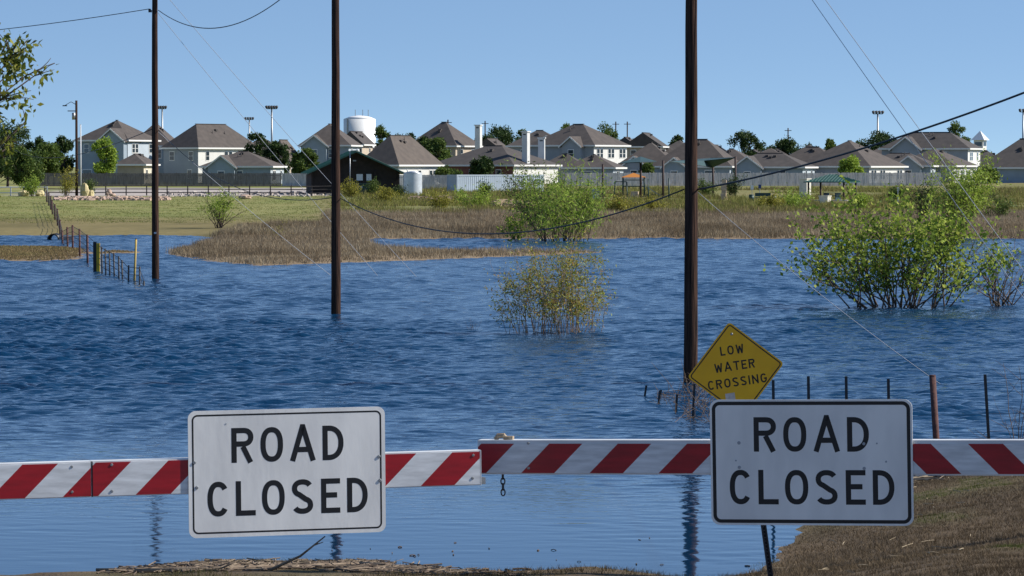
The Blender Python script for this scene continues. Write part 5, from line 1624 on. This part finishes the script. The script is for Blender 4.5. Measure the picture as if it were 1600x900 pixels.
sail('sloping dark shade sail strung beside the thick utility pole', [P(1046, 252, 415), P(1113, 261.5, 434), P(1149, 246, 430), P(1110, 247, 446)], P(1100, 251, 432))
def swing(label, px, d, w, ytop):
    x = XD(px, d); zg = gz(x, d)
    t = thing('swing_frame', label, 'swing', (x, d, zg))
    zt = P(px, ytop, d).z - zg
    MB().tube([(-w / 2, 0, zt), (w / 2, 0, zt)], 0.05, 8).build('top_bar', M_PLAY, t, True)
    for s in (-1, 1):
        for q in (-1, 1):
            MB().tube([(s * w / 2, 0, zt), (s * (w / 2 + 0.15), q * 0.7, -0.1)], 0.05, 8).build('leg', M_PLAY, t, True)
    for s in (-0.5, 0.5):
        for q in (-0.2, 0.2):
            MB().tube([(s + q, 0, zt), (s + q, 0, 0.5)], 0.012, 4).build('chain', M_DARKSTEEL, t)
        MB().box((s, 0, 0.49), (0.45, 0.2, 0.04)).build('seat', M_BLACK, t)
swing('dark swing frame beside the white cabinet', 970, 412, 1.2, 284)
def play_tower(label, px, d, ytop):
    x = XD(px, d); zg = gz(x, d)
    t = thing('play_structure', label, 'playground', (x, d, zg))
    zt = P(px, ytop, d).z - zg
    for sx_ in (-1.2, 1.2):
        for sy in (-0.9, 0.9):
            MB().tube([(sx_, sy, -0.2), (sx_, sy, zt)], 0.06, 8).build('post', M_PLAY, t, True)
    MB().box((0, 0, 1.1), (2.5, 1.9, 0.1)).build('deck', M_PLAY, t)
    for sy in (-0.9, 0.9):
        MB().tube([(-1.2, sy, 1.8), (1.2, sy, 1.8)], 0.04, 6).build('rail', M_PLAY, t)
    MB().box((2.1, 0, 0.62), (2.0, 0.6, 0.06), Matrix.Rotation(R(33), 3, 'Y')).build('slide', mat('slide_grey', (0.4, 0.42, 0.45), 0.4), t)
    mb = MB(); zt2 = zt
    mb.add([(-1.4, -1.1, zt2), (1.4, -1.1, zt2), (1.4, 1.1, zt2), (-1.4, 1.1, zt2), (0, 0, zt2 + 0.5)], [(0, 1, 4), (1, 2, 4), (2, 3, 4), (3, 0, 4), (3, 2, 1, 0)]); mb.build('roof', mat('play_orange', (0.5, 0.19, 0.03), 0.6), t)
play_tower('green play structure with a small orange roof under the canopy', 990, 430, 277)
for px, yt, lb in ((1045, 279, 'green steel play post close to the thick utility pole'), (1013, 280, 'green steel play post in the middle of the playground')):
    d = 398; x = XD(px, d); zg = gz(x, d)
    t = thing('play_post', lb, 'post', (x, d, zg))
    zt = P(px, yt, d).z - zg
    MB().tube([(0, 0, -0.2), (0, 0, zt)], 0.07, 8).build('shaft', M_PLAY, t, True)
    MB().tube([(0, 0, zt), (0, 0, zt + 0.05)], [0.075, 0.03], 8).build('cap', M_PLAY, t, True)
x = XD(930, 410); zg = gz(x, 410)
cb = thing('cabinet', 'small white service cabinet beside the willow', 'cabinet', (x, 410, zg))
MB().box((0, 0, 0.5), (0.85, 0.7, 1.0)).build('body', mat('cab_grey', (0.5, 0.53, 0.56), 0.5), cb)
MB().box((0, 0, 1.05), (1.0, 0.85, 0.12)).build('lid', M_TRIM, cb)
M_STONE = mat('sandstone', (0.50, 0.37, 0.27), 0.9, 0.25, 3, bump=0.5)
def stone_column(label, px, d, w, ytop, ybot, m=M_STONE):
    x = XD(px, d); zg = gz(x, d)
    t = thing('stone_column', label, 'column', (x, d, zg))
    zt = P(px, ytop, d).z - zg
    rr = random.Random(int(px))
    n = max(3, int(zt / 0.32))
    for j in range(n):
        w_ = w * rr.uniform(0.85, 1.12)
        MB().box((rr.uniform(-.05, .05), 0, zt * (j + 0.5) / n), (w_, w_, zt / n - 0.012), Matrix.Rotation(rr.uniform(-.15, .15), 3, 'Z')).build('stone', m, t)
stone_column('rough tan stone column right of the thick utility pole', 1131, 405, 0.55, 281, 313)
stone_column('short tan boulder stack below the shade canopy', 992, 402, 0.7, 299, 312)
# pavilion
d = 402
x = XD(1300, d); zg = gz(x, d)
pv = thing('pavilion', 'small picnic pavilion with a green ribbed metal roof', 'pavilion', (x, d, zg), -R(28))
zr, ze_ = P(1300, 272.5, d).z - zg, P(1300, 284, d).z - zg
a_, b2_ = 2.4, 2.0
for sx_ in (-1, 1):
    for sy in (-1, 1):
        MB().tube([(sx_ * (a_ - 0.4), sy * (b2_ - 0.4), -0.2), (sx_ * (a_ - 0.4), sy * (b2_ - 0.4), ze_ + 0.05)], 0.10, 10).build('post', M_POST, pv, True)
mb = MB(); roof_mesh(mb, -a_, a_, -b2_, b2_, ze_, zr - ze_, th=0.08)
prf = mb.build('roof', M_GREEN, pv)
for j in range(13):
    u = -a_ + 0.2 + j * (2 * a_ - 0.4) / 12
    top_y = -max(0.0, abs(u) - (a_ - b2_)) if abs(u) > (a_ - b2_) else 0.0
    zz = ze_ + (zr - ze_) * (1 - max(0.0, abs(u) - (a_ - b2_)) / b2_)
    yy = -max(0.0, abs(u) - (a_ - b2_))
    MB().tube([(u, -b2_, ze_ + 0.03), (u, yy, zz + 0.03)], 0.035, 4).build('seam', mat('green_light', (0.03, 0.11, 0.09), 0.45), prf)
for j in range(9):
    u = -b2_ + 0.2 + j * (2 * b2_ - 0.4) / 8
    zz = ze_ + (zr - ze_) * (1 - abs(u) / b2_)
    MB().tube([(a_, u, ze_ + 0.03), (a_ - b2_ + abs(u), u, zz + 0.03)], 0.035, 4).build('seam', mat('green_light', (0.03, 0.11, 0.09), 0.45), prf)
MB().box((0, 0, -0.02), (2 * a_ + 0.6, 2 * b2_ + 0.6, 0.1)).build('slab', mat('concrete', (0.35, 0.34, 0.32), 0.9, 0.15, 6), pv)
tb_ = thing('picnic_table', 'green picnic table under the pavilion', 'table', (x, d, zg + 0.03), -R(28))
MB().box((0, 0, 0.74), (1.8, 0.75, 0.05)).build('table_top', M_PLAY, tb_)
for s in (-1, 1):
    MB().box((0, s * 0.7, 0.45), (1.8, 0.28, 0.05)).build('bench', M_PLAY, tb_)
    MB().box((s * 0.65, 0, 0.37), (0.08, 1.4, 0.7)).build('leg', M_PLAY, tb_)
M_LIME = mat('white_stone', (0.68, 0.65, 0.56), 0.9, 0.12, 3)
def block(label, px, d, w, dep, ytop, ybot, m, lidm=None):
    x = XD(px, d); zg = gz(x, d)
    t = thing('stone_pillar', label, 'pillar', (x, d, zg), -R(35))
    zt = P(px, ytop, d).z - zg
    MB().box((0, 0, zt / 2 - 0.1), (w, dep, zt + 0.2)).build('shaft', m, t)
    MB().box((0, 0, zt + 0.04), (w + 0.1, dep + 0.1, 0.09)).build('cap', m, t)
block('tall white limestone pillar left of the pavilion', 1258, 410, 0.9, 0.9, 280, 310, M_LIME)
block('short white limestone block in front of the pavilion', 1289, 385, 1.0, 0.7, 307, 320, M_LIME)
def bin_(label, px, d, ytop, m):
    x = XD(px, d); zg = gz(x, d)
    t = thing('litter_bin', label, 'bin', (x, d, zg), group='green bins in the park')
    zt = P(px, ytop, d).z - zg
    MB().tube([(0, 0, 0), (0, 0, zt)], [0.24, 0.28], 14).build('barrel', m, t, True)
    MB().tube([(0, 0, zt + 0.001), (0, 0, zt + 0.08)], [0.29, 0.2], 14).build('lid', m, t, True)
bin_('dark green litter bin under the small white notice', 1174, 395, 305, M_PLAY)
bin_('dark green litter bin near the bench by the low yellow bush', 1209, 395, 306, M_PLAY)
x = XD(1175, 399); zg = gz(x, 399)
sg = thing('notice_sign', 'small white notice on a post above the green bin', 'sign', (x, 399, zg))
zt = P(1175, 293, 399).z - zg
MB().tube([(0, 0, 0), (0, 0, zt)], 0.03, 6).build('post', M_STEEL, sg)
MB().box((0, -0.04, zt), (0.32, 0.03, 0.42)).build('panel', M_TRIM, sg)
x = XD(1187, 393); zg = gz(x, 393)
sg = thing('blue_sign_post', 'slim steel post with a small blue sign near the bins', 'sign', (x, 393, zg))
zt = P(1187, 286, 393).z - zg
MB().tube([(0, 0, 0), (0, 0, zt)], 0.035, 6).build('post', M_STEEL, sg)
MB().box((0, -0.045, zt - 0.35), (0.3, 0.03, 0.4)).build('panel', mat('sign_blue', (0.03, 0.06, 0.2), 0.5), sg)
x = XD(1192, 392); zg = gz(x, 392)
bn = thing('park_bench', 'green park bench between the two litter bins', 'bench', (x, 392, zg))
MB().box((0, 0, 0.45), (1.6, 0.4, 0.06)).build('seat', M_PLAY, bn)
MB().box((0, 0.2, 0.75), (1.6, 0.05, 0.35)).build('backrest', M_PLAY, bn)
for s in (-0.65, 0.65):
    MB().box((s, 0.05, 0.22), (0.07, 0.4, 0.44)).build('leg', M_PLAY, bn)
x = XD(1403, 380); zg = gz(x, 380)
sg = thing('marker_sign', 'slim white trail marker in the meadow beyond the pavilion', 'sign', (x, 380, zg))
zt = P(1403, 292, 380).z - zg
MB().box((0, 0, zt / 2), (0.09, 0.09, zt)).build('post', M_TRIM, sg)
MB().box((0, -0.055, zt - 0.2), (0.22, 0.02, 0.34)).build('panel', M_LIME, sg)
# boulders and rock line at the left
def boulder(label, px, d, w, h, m, seed, grp='pale boulders by the rail fence'):
    rr = random.Random(seed)
    x = XD(px, d); zg = gz(x, d)
    mb = MB()
    nu, nv = 9, 6
    vs, fs = [], []
    for v in range(nv + 1):
        for u in range(nu):
            a, e = 2 * math.pi * u / nu, math.pi * v / nv
            q = rr.uniform(0.78, 1.12)
            vs.append((math.cos(a) * math.sin(e) * w / 2 * q, math.sin(a) * math.sin(e) * w / 2 * q, h * 0.42 + math.cos(e) * h * 0.55 * q))
    for v in range(nv):
        for u in range(nu):
            u2 = (u + 1) % nu
            fs.append((v * nu + u, (v + 1) * nu + u, (v + 1) * nu + u2, v * nu + u2))
    mb.add(vs, fs)
    o = mb.build('boulder', m, None, False, loc=(x, d, zg - 0.05))
    return tag(o, label, 'boulder', grp)
M_ROCKY = mat('rock_yellow', (0.56, 0.47, 0.26), 0.9, 0.2, 2)
M_ROCKP = mat('rock_pink', (0.46, 0.33, 0.26), 0.9, 0.25, 2)
for j, (px, d, w, h, m, lb) in enumerate(((133, 436, 0.95, 1.7, M_ROCKY, 'tallest pale yellow boulder beside the slim white pole'), (142, 437, 0.9, 0.85, M_ROCKY, 'lower pale boulder touching the tallest one'), (37, 438, 1.5, 0.75, M_ROCKY, 'wide cream boulder behind the white guard fence'), (62, 438, 1.1, 0.85, M_ROCKY, 'cream boulder at the end of the white guard fence'),
                                         (170, 440, 0.7, 0.95, M_ROCKP, 'pinkish upright boulder along the rail fence'), (176, 438, 0.9, 0.45, M_ROCKP, 'pinkish flat boulder along the rail fence'), (383, 416, 1.5, 0.55, M_ROCKP, 'broad tan rock right of the round bush'))):
    boulder(lb, px, d, w, h, m, 300 + j)
def rubble(name, label, x0, x1, d0, d1, n, m, seed, smax=0.5):
    r = random.Random(seed)
    mb = MB()
    for j in range(n):
        d_ = r.uniform(d0, d1); x_ = XD(r.uniform(x0, x1), d_)
        s = r.uniform(0.12, smax)
        mb.box((x_, d_, gz(x_, d_) + s * 0.2), (s * r.uniform(.8, 1.6), s, s * 0.7), Matrix.Rotation(r.uniform(0, 3), 3, 'Z') @ Matrix.Rotation(r.uniform(-.5, .5), 3, 'X'))
    o = mb.build(name, m); kind(o, 'stuff'); o['label'] = label; o['category'] = 'rubble'
rubble('rock_rubble', 'line of pinkish rubble along the top of the meadow', 85, 265, 405, 425, 420, M_ROCKP, 400, 0.42)
rubble('gravel_rubble', 'pale rubble on the gravel track behind the rail fence', 255, 520, 432, 470, 300, mat('rubble_pale', (0.45, 0.40, 0.36), 0.9, 0.2, 2), 401, 0.4)
rubble('brush_pile', 'pile of brush and rubble between the barn and the container', 640, 730, 395, 415, 260, mat('brush_brown', (0.20, 0.14, 0.10), 0.9, 0.4, 3), 402, 0.6)
rubble('dirt_pile', 'mound of tan dirt clods in front of the container', 770, 830, 350, 380, 200, mat('clod_tan', (0.33, 0.24, 0.15), 0.9, 0.3, 3), 403, 0.7)
